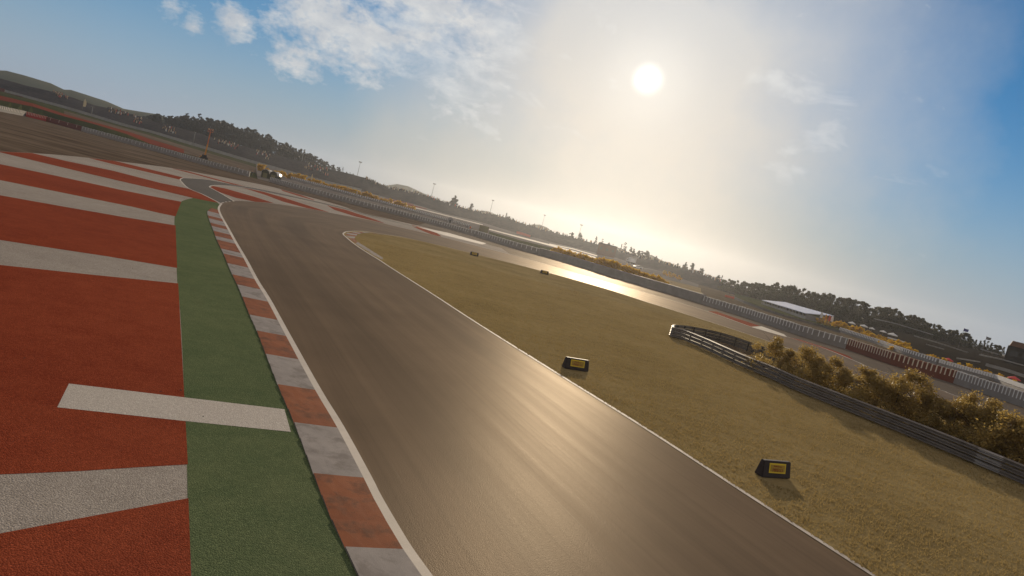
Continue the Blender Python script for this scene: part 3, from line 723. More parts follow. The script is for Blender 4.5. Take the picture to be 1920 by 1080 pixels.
def tree_at(name,label,x,ytop,ybase,d,key,group,sxy=None):
    b=P(x,ybase,d); tp=P(x,ytop,d); h=max(.5,(tp.z-b.z)); KM=KIND[key][2]
    return plant(name,label,'tree',key,b,h/KM*1.02,group,sxy=sxy)
# wood behind the left bank
LTOP=[(266,214),(290,213.5),(300,210.5),(320,216),(342,211.5),(355,216),(367,215),(375,221),(392,218),(405,224),(419,226.5),(430,230),(442,234),(465,238),(486,246),(500,251),(512,259),(530,266.5),(545,271),(560,278),(566,282),(585,290),(607,300),(627,311),(641,315),(655,322.5),(668,330)]
xs_=[]; x=264.
while x<667: xs_.append(x); x+=random.uniform(4.3,6.4)
for i,x in enumerate(xs_):
    yt=interp(LTOP,x)+random.uniform(-1.,6.5); yb=interp(BT,x)+3
    k=('round',random.randrange(4)) if random.random()<.72 else ('cone',random.randrange(3))
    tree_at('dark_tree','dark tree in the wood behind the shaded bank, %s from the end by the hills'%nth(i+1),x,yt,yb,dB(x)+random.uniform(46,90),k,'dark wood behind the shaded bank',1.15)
for i,(x,yt) in enumerate([(367,209),(566,279),(345,209),(641,312.5)]):
    tree_at('cypress_tree',['tall thin cypress sticking out of the dark wood above the yellow lift','thin cypress in the dark wood beside the pale lamp pole','short thin cypress near the hill end of the dark wood','thin cypress near the tapering end of the dark wood'][i],x,yt,interp(BT,x)+3,dB(x)+44,('column',i%2),'thin cypresses in the dark wood',1.3)
# lone trees on the bank
LONE=[(848,365,390,'round',1.0,'large round tree standing alone on the hazy bank'),(882,381,394,'round',.9,'smaller round tree next to the large lone one'),(947,397.5,411,'cone',.8,'small pointed conifer on the hazy hill shoulder'),(953,405,412,'round',1.1,'low tree just after the pointed conifer'),(960,408,414,'round',1.4,'flat low tree second after the pointed conifer'),(965,414.5,420,'round',1.2,'tiny tree at the foot of the pale slope'),
 (1069,434,450,'round',.9,'hazy round tree left of a twin by the tall lamp mast'),(1085,435.5,450,'round',.8,'hazy oval tree right of its twin by the tall lamp mast'),(1092,447,456,'cone',.9,'hazy dark sapling below the oval tree'),(1115,442,457,'cone',1.1,'hazy tree beside the brown building'),(1127,446,459,'column',1.5,'narrow tree rising behind the brown building roof'),(1140,454,463,'round',.9,'small crown over the middle of the brown building'),(1147,456,467,'column',1.4,'narrow crown over the far end of the brown building'),
 (1162,457,472,'cone',.9,'hazy conifer left of the spiky one past the brown building'),(1168,452,474,'column',1.5,'spiky hazy conifer past the brown building'),(1178,461,484,'cone',1.1,'hazy conifer above the white truck'),(1184,465,486,'round',.8,'hazy round tree touching the white truck'),(1194,469,487,'round',1.1,'dense dark tree just past the white truck'),(1202,469.5,487,'round',1.1,'dense dark tree in the middle of the clump past the white truck'),(1210,469,486,'round',.9,'dense dark tree at the outer end of the clump past the white truck'),
 (1228,479,490,'round',1.1,'hazy wind-leaning tree on the pale rise'),(1236,488,496,'column',1.3,'first thin sapling on the pale bank'),(1250,490,500,'column',1.3,'second thin sapling on the pale bank'),(1268,492,505,'cone',1.2,'pale bank tree before the palm-like group'),(1282,490,507,'round',.8,'pale bank tree in the middle of the palm-like group'),(1295,492.5,509,'round',.7,'pale bank tree ending the palm-like group'),(1313,501,516,'round',.8,'feathery tree leaning over the pale bank'),(1345,515,526,'round',.8,'small paired tree on the bank before the olive wood'),(1351,516,528,'cone',1.,'small pointed tree on the bank before the olive wood'),
 (682,333.5,341,'round',.9,'small tree first of three on the bank after the dark wood'),(690,334.5,342,'round',.9,'small tree second of three on the bank after the dark wood'),(698,336.5,344,'round',.9,'small tree third of three on the bank after the dark wood'),(719,345,356,'cone',1.2,'small dark conifer on the bank below the bare hill'),(752,354,362,'round',.9,'small tree on the bank below the hazy hill')]
for i,(x,yt,yb,k,w,lab) in enumerate(LONE):
    kk=(k,i%{'round':4,'cone':3,'column':2}[k]); tree_at('lone_tree',lab,x,yt,yb+2,dB(x)+30,kk,'scattered trees on the hazy bank',w)
for i in range(30):
    x=1000+i*14.2+random.uniform(-4,4); yt=interp(BT,x)-random.uniform(2,8)
    tree_at('bank_tree','small hazy tree on top of the pale bank, %s along towards the olive wood'%nth(i+1),x,yt,interp(BT,x)+4,dB(x)+random.uniform(28,60),[('round',i%4),('cone',i%3),('column',i%2)][i%3],'small trees on top of the pale bank',random.uniform(.8,1.3))
# olive wood beyond the white-roofed building
RTOP=[(1350,520),(1365,521),(1380,521),(1400,526),(1415,526),(1428,531),(1436,529),(1450,525),(1470,532),(1497,536),(1512,540),(1527,550),(1547,545.5),(1555,553),(1572,553),(1590,558),(1610,562.5),(1622,574),(1635,572),(1654,571),(1678,577.5),(1691,584),(1716,592),(1731,597),(1749,603),(1755,614),(1770,612.5),(1783,616),(1807,622),(1815,630),(1836,633.5),(1847,637.5),(1869,645),(1882,650),(1900,655)]
RBASE=[(1350,545),(1425,565),(1470,572),(1530,588),(1580,600),(1650,615),(1750,636),(1850,662),(1920,680)]
dR=lambda x:interp([(1350,300),(1430,262),(1560,235),(1700,225),(1950,205)],x)
xs_=[]; x=1352.
while x<1888: xs_.append(x); x+=random.uniform(6.,9.4)
for i,x in enumerate(xs_):
    yt=interp(RTOP,x)+random.uniform(-.5,6.); k=('rround',random.randrange(4)) if random.random()<.75 else ('rcone',random.randrange(2))
    tree_at('olive_tree','olive green tree in the wood past the white-roofed building, %s from its hazy end'%nth(i+1),x,yt,interp(RBASE,x),dR(x)+random.uniform(2,20),k,'olive wood past the white-roofed building',1.1)
# lower front row of that wood
xs_=[]; x=1440.
while x<1640: xs_.append(x); x+=random.uniform(8.,13.)
for i,x in enumerate(xs_):
    yt=interp(RTOP,x)+random.uniform(15,24); tree_at('olive_tree','low olive tree in the front row of the wood behind the white-roofed building, %s along'%nth(i+1),x,yt,interp(RBASE,x)+4,dR(x)-8,('rround',random.randrange(4)),'front row of the olive wood',1.3)
xs_=[]; x=1642.
while x<1885: xs_.append(x); x+=random.uniform(7.,11.)
for i,x in enumerate(xs_):
    yt=interp(RTOP,x)+random.uniform(11,19); tree_at('olive_tree','low olive tree at the wood edge above the dark terraces, %s along from the parasols'%nth(i+1),x,yt,interp(RBASE,x)+3,dR(x)-4,('rround',random.randrange(4)),'wood edge above the dark terraces',1.4)
# near golden bushes behind the guard rail
BUSH=[(1447,627,690,1.0),(1472,652,702,.9),(1500,646,712,1.),(1528,664,722,1.),(1552,667,732,.9),(1578,688,742,1.1),(1612,684,762,1.),(1640,706,772,1.1),(1672,700,782,1.),(1694,692,792,.95),(1722,728,802,1.1),(1752,742,812,1.),(1782,744,826,1.),(1795,726,828,.75),(1815,762,838,1.1),(1842,741,852,.85),(1850,780,860,1.1),(1882,772,872,1.1),(1908,778,884,1.1),(1945,800,900,1.1)]
wn=[]
for i,(x,yt,yb,w) in enumerate(BUSH):
    tp=[p for p in TOPR if p[0]>1260]; yrail=interp([q for q in TOPR[6:]],x)
    d=G(x,yrail,HR).y+1.6+random.uniform(0,1.2)
    b=P(x,yrail,d); b.z=.0; top=P(x,yt,d)
    plant('golden_bush','golden backlit bush behind the near guardrail, %s from its curved tip'%nth(i+1),'bush',('bush',i%5),b,max(.6,top.z)/3.*1.02,'golden bushes behind the near guardrail','foliage','stem',w*1.05)
# yellow shrub rows
def row(pts,dist,label,group,n,jit,hmul=1.):
    for i in range(n):
        x=pts[0][0]+(pts[-1][0]-pts[0][0])*(i+random.uniform(-.25,.25))/(n-1); yt=interp(pts,x)+random.uniform(-jit,jit*1.4)
        d=dist(x); top=P(x,yt,d); z0=0.
        if 480<x<1425:
            g0=gpt(x,0.); g1=gpt(x,.3); g2=gpt(x,1.); k=(d-g0.y)/(g1.y-g0.y); z0=g0.z+(g1.z-g0.z)*k if k<1 else g1.z+(g2.z-g1.z)*(d-g1.y)/(g2.y-g1.y)
        h=max(1.5 if 480<x<1425 else .7,(top.z-z0)*(1.12 if 480<x<1425 else .85))
        plant('yellow_shrub',label%nth(i+1),'shrub',('shrub',random.randrange(4)),Vector((top.x,d,z0)),h/1.9,group,'foliage','stem',random.uniform(.8,1.2)*(1.9/max(h,1.2))**.4)
row([(487,308),(495,310),(503,318),(525,322),(545,327),(565,329),(580,333),(605,340),(630,347),(660,355.5),(690,363),(715,370),(745,378),(774,386)],lambda x:mid3(x).y+4,'yellow shrub behind the far studded barrier, %s after the yellow lift','yellow shrubs behind the far studded barrier',44,1.8)
row([(1040,466),(1060,470.5),(1090,478.5),(1140,489.5),(1180,503),(1205,511),(1240,525),(1256,532)],lambda x:G(x,interp(BARR,x)).y+5,'yellow shrub in the long row over the plain grey barrier, %s from its start','yellow shrubs over the plain grey barrier',36,1.5)
row([(1246,507),(1258,511),(1272,516.5)],lambda x:300,'small yellow shrub in the far patch under the pale bank, %s along','small yellow shrubs under the pale bank',4,.8)
row([(1545,592),(1575,601),(1600,606),(1625,616),(1660,628),(1700,640)],lambda x:G(x,interp(B2,x)).y*1.1+3,'yellow shrub by the white parasols behind the second barrier, %s along','yellow shrubs by the white parasols',16,3.)
row([(1590,612),(1640,626),(1700,648),(1760,668),(1800,676),(1850,690),(1905,712)],lambda x:G(x,interp(B2,x)).y+3,'yellow shrub just behind the second barrier, %s along','yellow shrubs just behind the second barrier',20,4.)
row([(1652,650),(1700,668),(1750,686),(1800,702),(1860,722),(1925,742)],lambda x:G(x,interp(BARR,x)).y+5,'brownish shrub between the two barriers, %s along','brownish shrubs between the two barriers',16,4.)
# ------------------------------------------------------------------ far wall, posts, masts, people, machines
def wall_run(name,label,cat,pts_top,pts_bot,dist,mat,th=.35,step=18,base_mat=None):
    x0=pts_top[0][0]; x1=pts_top[-1][0]; n=max(3,int((x1-x0)/step)+1); A=[];B=[]
    for i in range(n):
        x=x0+(x1-x0)*i/(n-1); A.append(P(x,interp(pts_bot,x),dist(x))); B.append(P(x,interp(pts_top,x),dist(x)))
    mb=MB(); vs=[]
    for p,q in zip(A,B): vs+=[p,Vector((p.x,p.y,q.z)),Vector((p.x,p.y+th,q.z)),Vector((p.x,p.y+th,p.z))]
    fs=[]
    for i in range(n-1):
        for k in range(4): fs.append((i*4+k,i*4+(k+1)%4,(i+1)*4+(k+1)%4,(i+1)*4+k))
    fs+=[(3,2,1,0),tuple((n-1)*4+k for k in range(4))]
    mb.add(vs,fs); o=mb.build(name,mat); return tag(o,label,cat)
WT=[(7,167.5),(125,199.5),(237,233),(282,244),(345,262.5),(407,281),(457,296),(532,317),(565,326.5),(627,342.5),(677,354)]
wall_run('concrete_wall','long pale concrete wall at the foot of the shaded bank','wall',WT,[(7,173),(125,205),(237,238.6),(282,249),(345,268.6),(407,287),(457,301.6),(532,323.6),(565,332.6),(627,348),(677,358)],lambda x:dB(x)-1.5,'concrete')
wall_run('red_fence','dark red fence panel at the start of the pale wall','fence',[(-30,158),(6,166)],[(-30,172),(6,182)],lambda x:400,'belt_dark')
wall_run('red_fence','dull red low fence strip below the start of the pale wall','fence',[(8,173),(42,181)],[(8,178),(42,186)],lambda x:395,'belt_dark')
wall_run('red_hoarding','red and dark hoarding on the far road above the shrubs','hoarding',[(722,370.5),(745,375.5),(775,383)],[(722,373),(745,379),(775,385)],lambda x:dB(x)-30,'redpanel')
wall_run('orange_barrier','orange red barrier block on the far road beyond the olive container','barrier',[(968,433),(980,436),(994,441)],[(968,437.5),(980,441),(994,445)],lambda x:dB(x)-40,'redpanel',1.)
wall_run('red_barrier','short rust red barrier at the start of the low grey rail','barrier',[(1360,552.5),(1377,557)],[(1360,556.5),(1377,561)],lambda x:depth(1368,559),'redpanel',.8)
GRL=[(1377,556.5),(1400,566),(1430,577),(1470,590),(1510,601),(1545,610.5),(1575,620)]
wall_run('low_rail','low dark grey rail in front of the white-roofed building','rail',GRL,[(x,y+4.5) for x,y in GRL],lambda x:depth(x,interp(GRL,x)+6),'post',.3)
# dark terraces on the right with pale parapets
b2w=lambda x:G(x,interp(B2,x)-1)+Vector((0,1.6,-.01)); rbw=lambda x:P(x,interp(RBASE,x)-2,dR(x)-2)
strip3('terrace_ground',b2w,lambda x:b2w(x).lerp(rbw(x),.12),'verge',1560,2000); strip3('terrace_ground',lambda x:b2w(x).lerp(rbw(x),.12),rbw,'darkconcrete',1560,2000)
strip3('terrace_ground',lambda x:G(x,interp(BARR,x))+Vector((0,1.2,-.01)),lambda x:G(x,interp(GRL+[(1650,644),(1700,664),(1920,733)],x)+4),'dust',1425,2000)
def fl(x):
    p=G(x,interp(GRL+[(1650,644)],x)+3); return Vector((p.x*1.22,p.y*1.22,-.01))
strip3('terrace_ground',lambda x:G(x,interp(GRL+[(1650,644)],x)+3),fl,'verge',1377,1560); strip3('terrace_ground',fl,rbw,'verge',1377,1560)
for lab,T,w,d in (('long thin pale parapet highest on the dark terraces',[(1640,597),(1680,606),(1750,627)],1.6,190),('thin pale parapet on the middle dark terrace',[(1715,629),(1760,642),(1815,660)],1.8,165),('short bright parapet below the end of the olive wood',[(1840,654),(1872,663.5)],1.8,160),('pale parapet under the dark end building',[(1838,664),(1880,673),(1930,687)],2.4,150),('broad pale parapet lowest on the dark terraces',[(1850,681),(1890,692),(1930,705)],6.,128),('dim parapet fragment between terraces and shrubs',[(1738,645),(1770,654)],1.6,150),('dim parapet fragment below the short bright one',[(1795,671),(1838,678)],2.,140)):
    wall_run('parapet',lab,'parapet',T,[(x,y+w) for x,y in T],lambda x,d=d:d,'concrete',.4,10)
def place(name,label,cat,x,y,d,group=None,turn=0.):
    b=P(x,y,d); return empty(name,label,cat,b,-math.atan2(b.x,b.y)+turn,group)
# flood light masts
mm=MB(); mm.tube([(0,0,-2),(0,0,10),(0,0,20)],[.32,.24,.14],8); MAST=mm.me('pole','post',True)
hm=MB(); hm.box((-1.6,-.15,19.7),(1.6,.15,19.95))
for sx in (-1.4,-.5,.5,1.4): hm.box((sx-.4,-.45,20.0),(sx+.4,.2,20.9),0,.05)
HEAD=hm.me('lamp_head','steel')
for (x,yt,yb,lab) in ((672,302,340,'floodlight mast standing after the end of the dark wood'),(811,343,376,'floodlight mast just before the large lone tree'),(921,374,404,'floodlight mast after the smaller lone tree'),(1018,402,430,'floodlight mast above the pale hill'),(1086.5,420,452,'faint floodlight mast above the two hazy trees')):
    d=dB(x)+40; t=place('floodlight_mast',lab,'floodlight mast',x-(yb-yt)*.12,yb,d,'floodlight masts along the bank'); s=(P(x,yt,d).z-t.location.z)/20.9; t.scale=(s*.9,s*.9,s); link('pole',MAST,t); link('lamp_head',HEAD,t)
# slim lamp poles
pm=MB(); pm.tube([(0,0,-1),(0,0,1)],[1.,.7],6); POLE=pm.me('pole','concrete',True)
def slim(name,label,cat,x,yt,yb,d,r):
    t=place(name,label,cat,x,yb,d); h=P(x,yt,d).z-t.location.z; mb=MB(); mb.tube([(0,0,-1),(0,0,h*.5),(0,0,h)],[r,r*.85,r*.6],7); link('pole',mb.me('pole','concrete',True),t)
    mb=MB(); mb.box((-r*3,-.5,h),(r*3,.3,h+.35),0,.04); link('lamp_head',mb.me('lamp_head','steel'),t)
slim('lamp_pole','pale slim lamp pole against the dark wood','lamp pole',564,281,310,500,.28)
slim('lamp_pole','short pale pole on the bank near the cream banner','lamp pole',172,200,211,415,.3)
slim('lamp_pole','pale slim pole on the bank behind the yellow lift','lamp pole',362,247,269,440,.2)
# telescopic lift
def lift():
    x,y=382,298; d=229.; t=place('telescopic_lift','yellow telescopic lift with a raised boom behind the grey tyre barrier','lift',x,y+1.5,d); h=P(384.5,239,d).z-t.location.z
    mb=MB(); mb.box((-1.1,-.9,.45),(1.1,.9,1.0),0,.06); mb.box((-.8,-.6,1.0),(.7,.7,1.7),0,.08); link('chassis',mb.me('chassis','dark'),t)
    w=MB()
    w.tube([(0,-.16,0),(0,.16,0)],.42,14); wm=w.me('wheel','dark')
    for sx in (-.85,.85):
        for sy in (-.85,.85): o=link('wheel',wm,t); o.location=(sx,sy,.42)
    b=MB(); b.tube([(.1,0,1.5),(.2,0,h*.5)],[.30,.28],6); link('boom',b.me('boom','yellow_paint'),t)
    b=MB(); b.tube([(.2,0,h*.5-.1),(.28,0,h-1.1)],[.2,.18],6); link('upper_boom',b.me('upper_boom','orange_paint'),t)
    b=MB(); b.box((-1.2,-.5,.7),(-.2,.5,1.15),0,.05); b.box((-1.5,-.5,.55),(-1.1,.5,.85),0,.05); b.box((-.55,-.4,1.15),(-.25,.4,1.5),0,.05); link('counterweight',b.me('counterweight','yellow_paint'),t)
    b=MB(); zz=h-1.1
    b.box((-.55,-.4,zz),(1.05,.4,zz+.12))
    for px in (-.55,.25,1.05):
        for py in (-.4,.4): b.tube([(px,py,zz),(px,py,zz+1.05)],.05,5)
    for hz in (.55,1.05):
        for py in (-.4,.4): b.tube([(-.55,py,zz+hz),(1.05,py,zz+hz)],.05,5)
        for px in (-.55,1.05): b.tube([(px,-.4,zz+hz),(px,.4,zz+hz)],.05,5)
    link('platform',b.me('platform','orange_paint'),t)
    b=MB(); b.box((-.45,-.3,zz+.75),(-.1,.1,zz+1.15),0,.04); b.box((.75,-.3,zz+.75),(1.1,.1,zz+1.15),0,.04); link('work_lamp',b.me('work_lamp','cream'),t)
lift()
# twin barrel-roofed shelter
def shelter():
    x,y=507,337.5; d=depth(507,338); t=place('shelter','dark olive shelter with two barrel roofs beside the barrier gap','shelter',x,y,d,None,-.55); t.location.z=0
    W=3.0
    for k,x0 in enumerate((-W,0.03)):
        mb=MB(); x1=x0+W-.03; L=2.6
        arc=[(x0+.02,1.9)]+[((x0+x1)/2+(x0-x1)/2*math.cos(math.pi*i/12)*.98,1.9+1.25*math.sin(math.pi*i/12)) for i in range(1,12)]+[(x1-.02,1.9)]
        pr=[(x0+.02,0)]+arc+[(x1-.02,0)]
        n=len(pr); vs=[(a,-L/2,b) for a,b in pr]+[(a,L/2,b) for a,b in pr]
        mb.add(vs,[tuple(range(n)),tuple(range(2*n-1,n-1,-1))]+[(i,n+i,n+(i+1)%n,(i+1)%n) for i in (0,n-2,n-1)]); link('hut_body',mb.me('hut_body','hut_green'),t)
        rf=MB(); vs=[]
        for (a,b) in arc:
            cx=(x0+x1)/2; vs+=[(cx+(a-cx)*1.02,-L/2-.12,b+.03),(cx+(a-cx)*1.02,L/2+.12,b+.03),(cx+(a-cx)*1.05,L/2+.12,b+.09),(cx+(a-cx)*1.05,-L/2-.12,b+.09)]
        fs=[]
        for i in range(len(arc)-1):
            for q in range(4): fs.append((i*4+q,i*4+(q+1)%4,(i+1)*4+(q+1)%4,(i+1)*4+q))
        fs+=[(0,1,2,3),tuple(len(vs)-4+q for q in (3,2,1,0))]
        rf.add(vs,fs); link('barrel_roof',rf.me('barrel_roof','hut_roof',True),t)
        dr_=MB(); dr_.box((x0+.7,-L/2-.06,0.05),(x1-.7,-L/2-.005,2.0),0,.01); link('door',dr_.me('door','olive'),t)
shelter()
def hut(label,x,yb,yt,wpx,d,mat,roof='arch',z=None,name='hut'):
    t=place(name,label,name.replace('_',' '),x,yb,d); h=P(x,yt,d).z-t.location.z; w=wpx*d/F; mb=MB(); D=w*.9
    if roof=='arch':
        pr=[(-w/2,-.3)]+[(-w/2*math.cos(math.pi*i/10),h*.62+h*.38*math.sin(math.pi*i/10)) for i in range(11)]+[(w/2,-.3)]; n=len(pr)
        vs=[(a,-D/2,b) for a,b in pr]+[(a,D/2,b) for a,b in pr]; mb.add(vs,[tuple(range(n)),tuple(range(2*n-1,n-1,-1))]+[(i,n+i,n+(i+1)%n,(i+1)%n) for i in range(n)])
        link('shell',mb.me('shell',mat),t); q=MB(); q.box((-w*.2,-D/2-.06,0),(w*.2,-D/2-.01,h*.55),0,.01); link('door',q.me('door','glass'),t)
    else:
        mb.box((-w/2,-D/2,-.3),(w/2,D/2,h*.93),0,.05); link('wall',mb.me('wall',mat),t); q=MB(); q.box((-w/2-.12,-D/2-.12,h*.93),(w/2+.12,D/2+.12,h),0,.03); link('roof',q.me('roof','hut_roof' if mat!='brown' else 'darkconcrete'),t)
        n=3
        for i in range(n):
            q=MB(); xa=-w/2+w*(i+.3)/n; q.box((xa,-D/2-.05,h*.45),(xa+w*.4/n,-D/2-.005,h*.66),0,.01); link('window',q.me('window','hut_green'),t)
    return t
hut('small grey round-topped hut at the end of the studded barrier',843,419,406.5,9.5,255,'grey_wall')
def container():
    d=246; t=place('container','olive green container behind the grey tyre barrier','container',905,439,d,None,-.1); h=P(905,422.5,d).z-t.location.z; w=17*d/F
    mb=MB(); n=14
    mb.box((-w/2,-.9,-.3),(w/2,.9,h),0,.04)
    for i in range(n): xa=-w/2+w*(i+.25)/n; mb.box((xa,-.94,.15),(xa+w*.5/n,-.905,h-.15))
    link('body',mb.me('body','olive'),t); q=MB(); q.box((w/2+.003,-.8,.1),(w/2+.06,.8,h-.1),0,.01); link('door',q.me('door','brown'),t)
container()
def lowtrailer():
    d=250; t=place('flat_trailer','low flat trailer parked left of the olive container','trailer',887,433.5,d,None,-.1); mb=MB(); mb.box((-1.1,-.7,.55),(1.3,.7,.85),0,.03); link('bed',mb.me('bed','drystrip'),t)
    q=MB(); q.box((-1.5,-.7,.6),(-1.1,.7,1.5),0,.06); link('headboard',q.me('headboard','orange_paint'),t); w=MB(); w.tube([(0,-.1,0),(0,.1,0)],.4,12); wm=w.me('wheel','dark')
    for sx in (-.5,.7):
        for sy in (-.65,.65): o=link('wheel',wm,t); o.location=(sx,sy,.4)
lowtrailer()
hut('large brown flat-roofed building among the hazy trees',1135,480,457,34,400,'brown','flat',name='building')
def truck():
    d=360; t=place('truck','white box truck parked below the hazy conifers','truck',1182,494,d,None,.5); mb=MB(); mb.box((-1.1,-1.2,.8),(2.2,1.2,3.1),0,.05); link('cargo_box',mb.me('cargo_box','white_paint'),t)
    q=MB(); q.box((-2.4,-1.1,.6),(-1.15,1.1,2.4),0,.12); link('cab',q.me('cab','white_paint'),t); q=MB(); q.box((-2.44,-.95,1.5),(-2.405,.95,2.2)); link('windscreen',q.me('windscreen','glass'),t)
    q=MB(); q.box((-2.3,-1.,.45),(2.1,1.,.8)); link('chassis',q.me('chassis','dark'),t); w=MB(); w.tube([(0,-.15,0),(0,.15,0)],.45,14); wm=w.me('wheel','dark')
    for sx in (-1.7,1.4):
        for sy in (-1.,1.): o=link('wheel',wm,t); o.location=(sx,sy,.45)
truck()
def car(label,x,y,d,mat,turn):
    t=place('parked_car',label,'car',x,y,d,None,turn)
    prof=[(-2.1,.3),(-2.15,.75),(-1.3,.9),(-.7,1.4),(.8,1.42),(1.5,.95),(2.1,.85),(2.12,.3)]
    n=len(prof); mb=MB(); vs=[(a,-.85,b) for a,b in prof]+[(a,.85,b) for a,b in prof]; mb.add(vs,[tuple(range(n)),tuple(range(2*n-1,n-1,-1))]+[(i,n+i,n+(i+1)%n,(i+1)%n) for i in range(n)]); link('body',mb.me('body',mat),t)
    q=MB(); q.add([(-1.15,-.853,.95),(1.3,-.853,.95),(.75,-.853,1.34),(-.68,-.853,1.34),(-1.15,.853,.95),(1.3,.853,.95),(.75,.853,1.34),(-.68,.853,1.34)],[(0,1,2,3),(7,6,5,4)]); link('window',q.me('window','glass'),t)
    w=MB(); w.tube([(0,-.12,0),(0,.12,0)],.33,12); wm=w.me('wheel','dark')
    for sx in (-1.35,1.3):
        for sy in (-.78,.78): o=link('wheel',wm,t); o.location=(sx,sy,.33)
car('small white car on the hazy far road near the box truck',1195.5,503.5,300,'white_paint',.2)
wall_run('white_barrier','small white barrier block in front of the end of the white-roofed building','barrier',[(1509,602),(1525,606)],[(1509,606),(1525,610)],lambda x:178,'white_paint',.5,6)
wall_run('white_barrier','low white barrier below the last white parasol','barrier',[(1666,632),(1698,641)],[(1666,634.5),(1698,643.5)],lambda x:145,'white_paint',.5,8)
# white-roofed pit building
def pit():
    dl,dr2=236.,196.; a=P(1432,573.5,dl); b=P(1512,597.5,dr2); a.z=b.z=0; u=(b-a); L=u.length; ang=math.atan2(u.y,u.x)
    t=empty('pit_building','long open-fronted building with a pale blue sheet roof before the olive wood','building',a,ang); D=6.5
    hl=P(1432,565,dl).z; hr=P(1512,587.5,dr2).z; hh=(hl+hr)/2
    mb=MB(); mb.box((0,.6,0),(L,D,hh-.3)); link('back_wall',mb.me('back_wall','darkconcrete'),t)
    q=MB(); q.box((L+.003,-.2,0),(L+.3,D,hh)); link('end_wall',q.me('end_wall','grey_wall'),t)
    q=MB(); q.add([(-.6,-1.,hh),(L+.8,-1.,hh),(L+.8,D+.6,hh+1.3),(-.6,D+.6,hh+1.3),(-.6,-1.,hh+.18),(L+.8,-1.,hh+.18),(L+.8,D+.6,hh+1.48),(-.6,D+.6,hh+1.48)],[(0,3,2,1),(4,5,6,7),(0,1,5,4),(1,2,6,5),(2,3,7,6),(3,0,4,7)]); link('roof',q.me('roof','roof_blue'),t)
    pm=MB(); pm.box((-.16,-.16,0),(.16,.16,hh)); pme=pm.me('pillar','grey_wall'); n=15
    for i in range(n): o=link('pillar',pme,t); o.location=(.3+(L-.6)*i/(n-1),-.3,0)
    dm=MB(); dm.box((0,0,0),(L/(n-1)*.62,.05,hh*.72)); dme=dm.me('garage_door','olive')
    for i in range(n-1):
        if i%3!=1: o=link('garage_door',dme,t); o.location=(.3+(L-.6)*(i+.2)/(n-1),.54,0)
    pm=MB(); pm.box((-.3,-.9,-.05),(L+1,-.5,.8)); link('pit_wall',pm.me('pit_wall','concrete'),t)
pit()
# dark building at the right edge
t=empty('end_building','dark boxy building at the outer end of the olive wood','building',P(1930,681,172),-.62)
mb=MB(); mb.box((-5.2,0,-2),(9,7,3.2),0,.05); link('wall',mb.me('wall','darkconcrete'),t)
mb=MB(); mb.add([(-5.0,-.3,3.2),(9.2,-.3,3.2),(9.2,7.2,3.2),(-5.0,7.2,3.2),(-4.6,.6,4.6),(9,.6,4.6),(9,6.8,4.6),(-4.6,6.8,4.6)],[(0,3,2,1),(4,5,6,7),(0,1,5,4),(1,2,6,5),(2,3,7,6),(3,0,4,7)]); link('roof',mb.me('roof','brown'),t)
for i in range(5): q=MB(); q.box((-4.4+i*2.6,-.05,.6),(-2.8+i*2.6,-.005,2.),0,.01); link('window',q.me('window','glass'),t)
# parasols and canopies
pa=MB(); n=8; vs=[(0,0,2.9)]+[(1.5*math.cos(2*math.pi*i/n),1.5*math.sin(2*math.pi*i/n),2.25) for i in range(n)]+[(1.5*math.cos(2*math.pi*i/n),1.5*math.sin(2*math.pi*i/n),2.0) for i in range(n)]
pa.add(vs,[(0,1+i,1+(i+1)%n) for i in range(n)]+[(1+i,1+n+i,1+n+(i+1)%n,1+(i+1)%n) for i in range(n)]); CAN=pa.me('canopy','white_paint'); CANR=pa.me('canopy','canopy_red')
ps=MB(); ps.tube([(0,0,-.5),(0,0,2.85)],.04,6); STICK=ps.me('pole','steel')
for i,(x,y,d,s,r_) in enumerate([(1598.5,603,168,.62,0),(1621,608.5,164,.62,0),(1636,614,160,.45,0),(1657,619.5,156,.5,0),(1675,624,152,.7,0),(1779,671,128,.6,1),(1903,705.5,110,.62,1)]):
    lab=['white parasol first among the yellow shrubs','white parasol second among the yellow shrubs','small tilted white parasol third among the yellow shrubs','small white parasol fourth among the yellow shrubs','large white parasol last among the yellow shrubs','red parasol behind the second barrier in mid row','red parasol near the end of the second barrier'][i]
    top=P(x,y,d); t=empty('parasol',lab,'parasol',(top.x,top.y,top.z-2.9*s),random.random(),'white parasols' if not r_ else 'red parasols'); t.scale=(s,s,s); link('canopy',CANR if r_ else CAN,t); link('pole',STICK,t)
# feather flags
def flag(label,x,yt,yb,d,mat,w=.7):
    t=place('feather_flag',label,'flag',x,yb,d); h=P(x,yt,d).z-t.location.z; mb=MB(); mb.tube([(0,0,-.5),(0,0,h*.7),(w*.25,0,h)],[.06,.05,.03],6); link('pole',mb.me('pole','steel'),t)
    q=MB(); pr=[]; n=10
    for i in range(n+1):
        f=i/n; z=h*(.2+.8*f); x0=.06+(w*.2 if f>.85 else 0); x1=.06+w*math.sin(math.pi*min(.98,.25+.72*f))**.6; pr.append((x0,x1,z,.12*math.sin(f*7)))
    vs=[]
    for a_,b_,z,o_ in pr: vs+=[(a_,0,z),(b_,o_,z),(b_,o_+.03,z),(a_,.03,z)]
    fs=[]
    for i in range(n):
        for k in range(4): fs.append((i*4+k,i*4+(k+1)%4,(i+1)*4+(k+1)%4,(i+1)*4+k))
    fs+=[(3,2,1,0),(n*4,n*4+1,n*4+2,n*4+3)]
    q.add(vs,fs); link('cloth',q.me('cloth',mat),t)
flag('cream feather flag on the shaded bank at the hill end',154.5,184,203,395,'cream',1.5)
flag('cream feather flag among the yellow shrubs nearest the shelter',581.5,325,340,218,'cream',.5)
flag('cream feather flag in the middle of the yellow shrubs',667,357,366,192,'cream',.4)
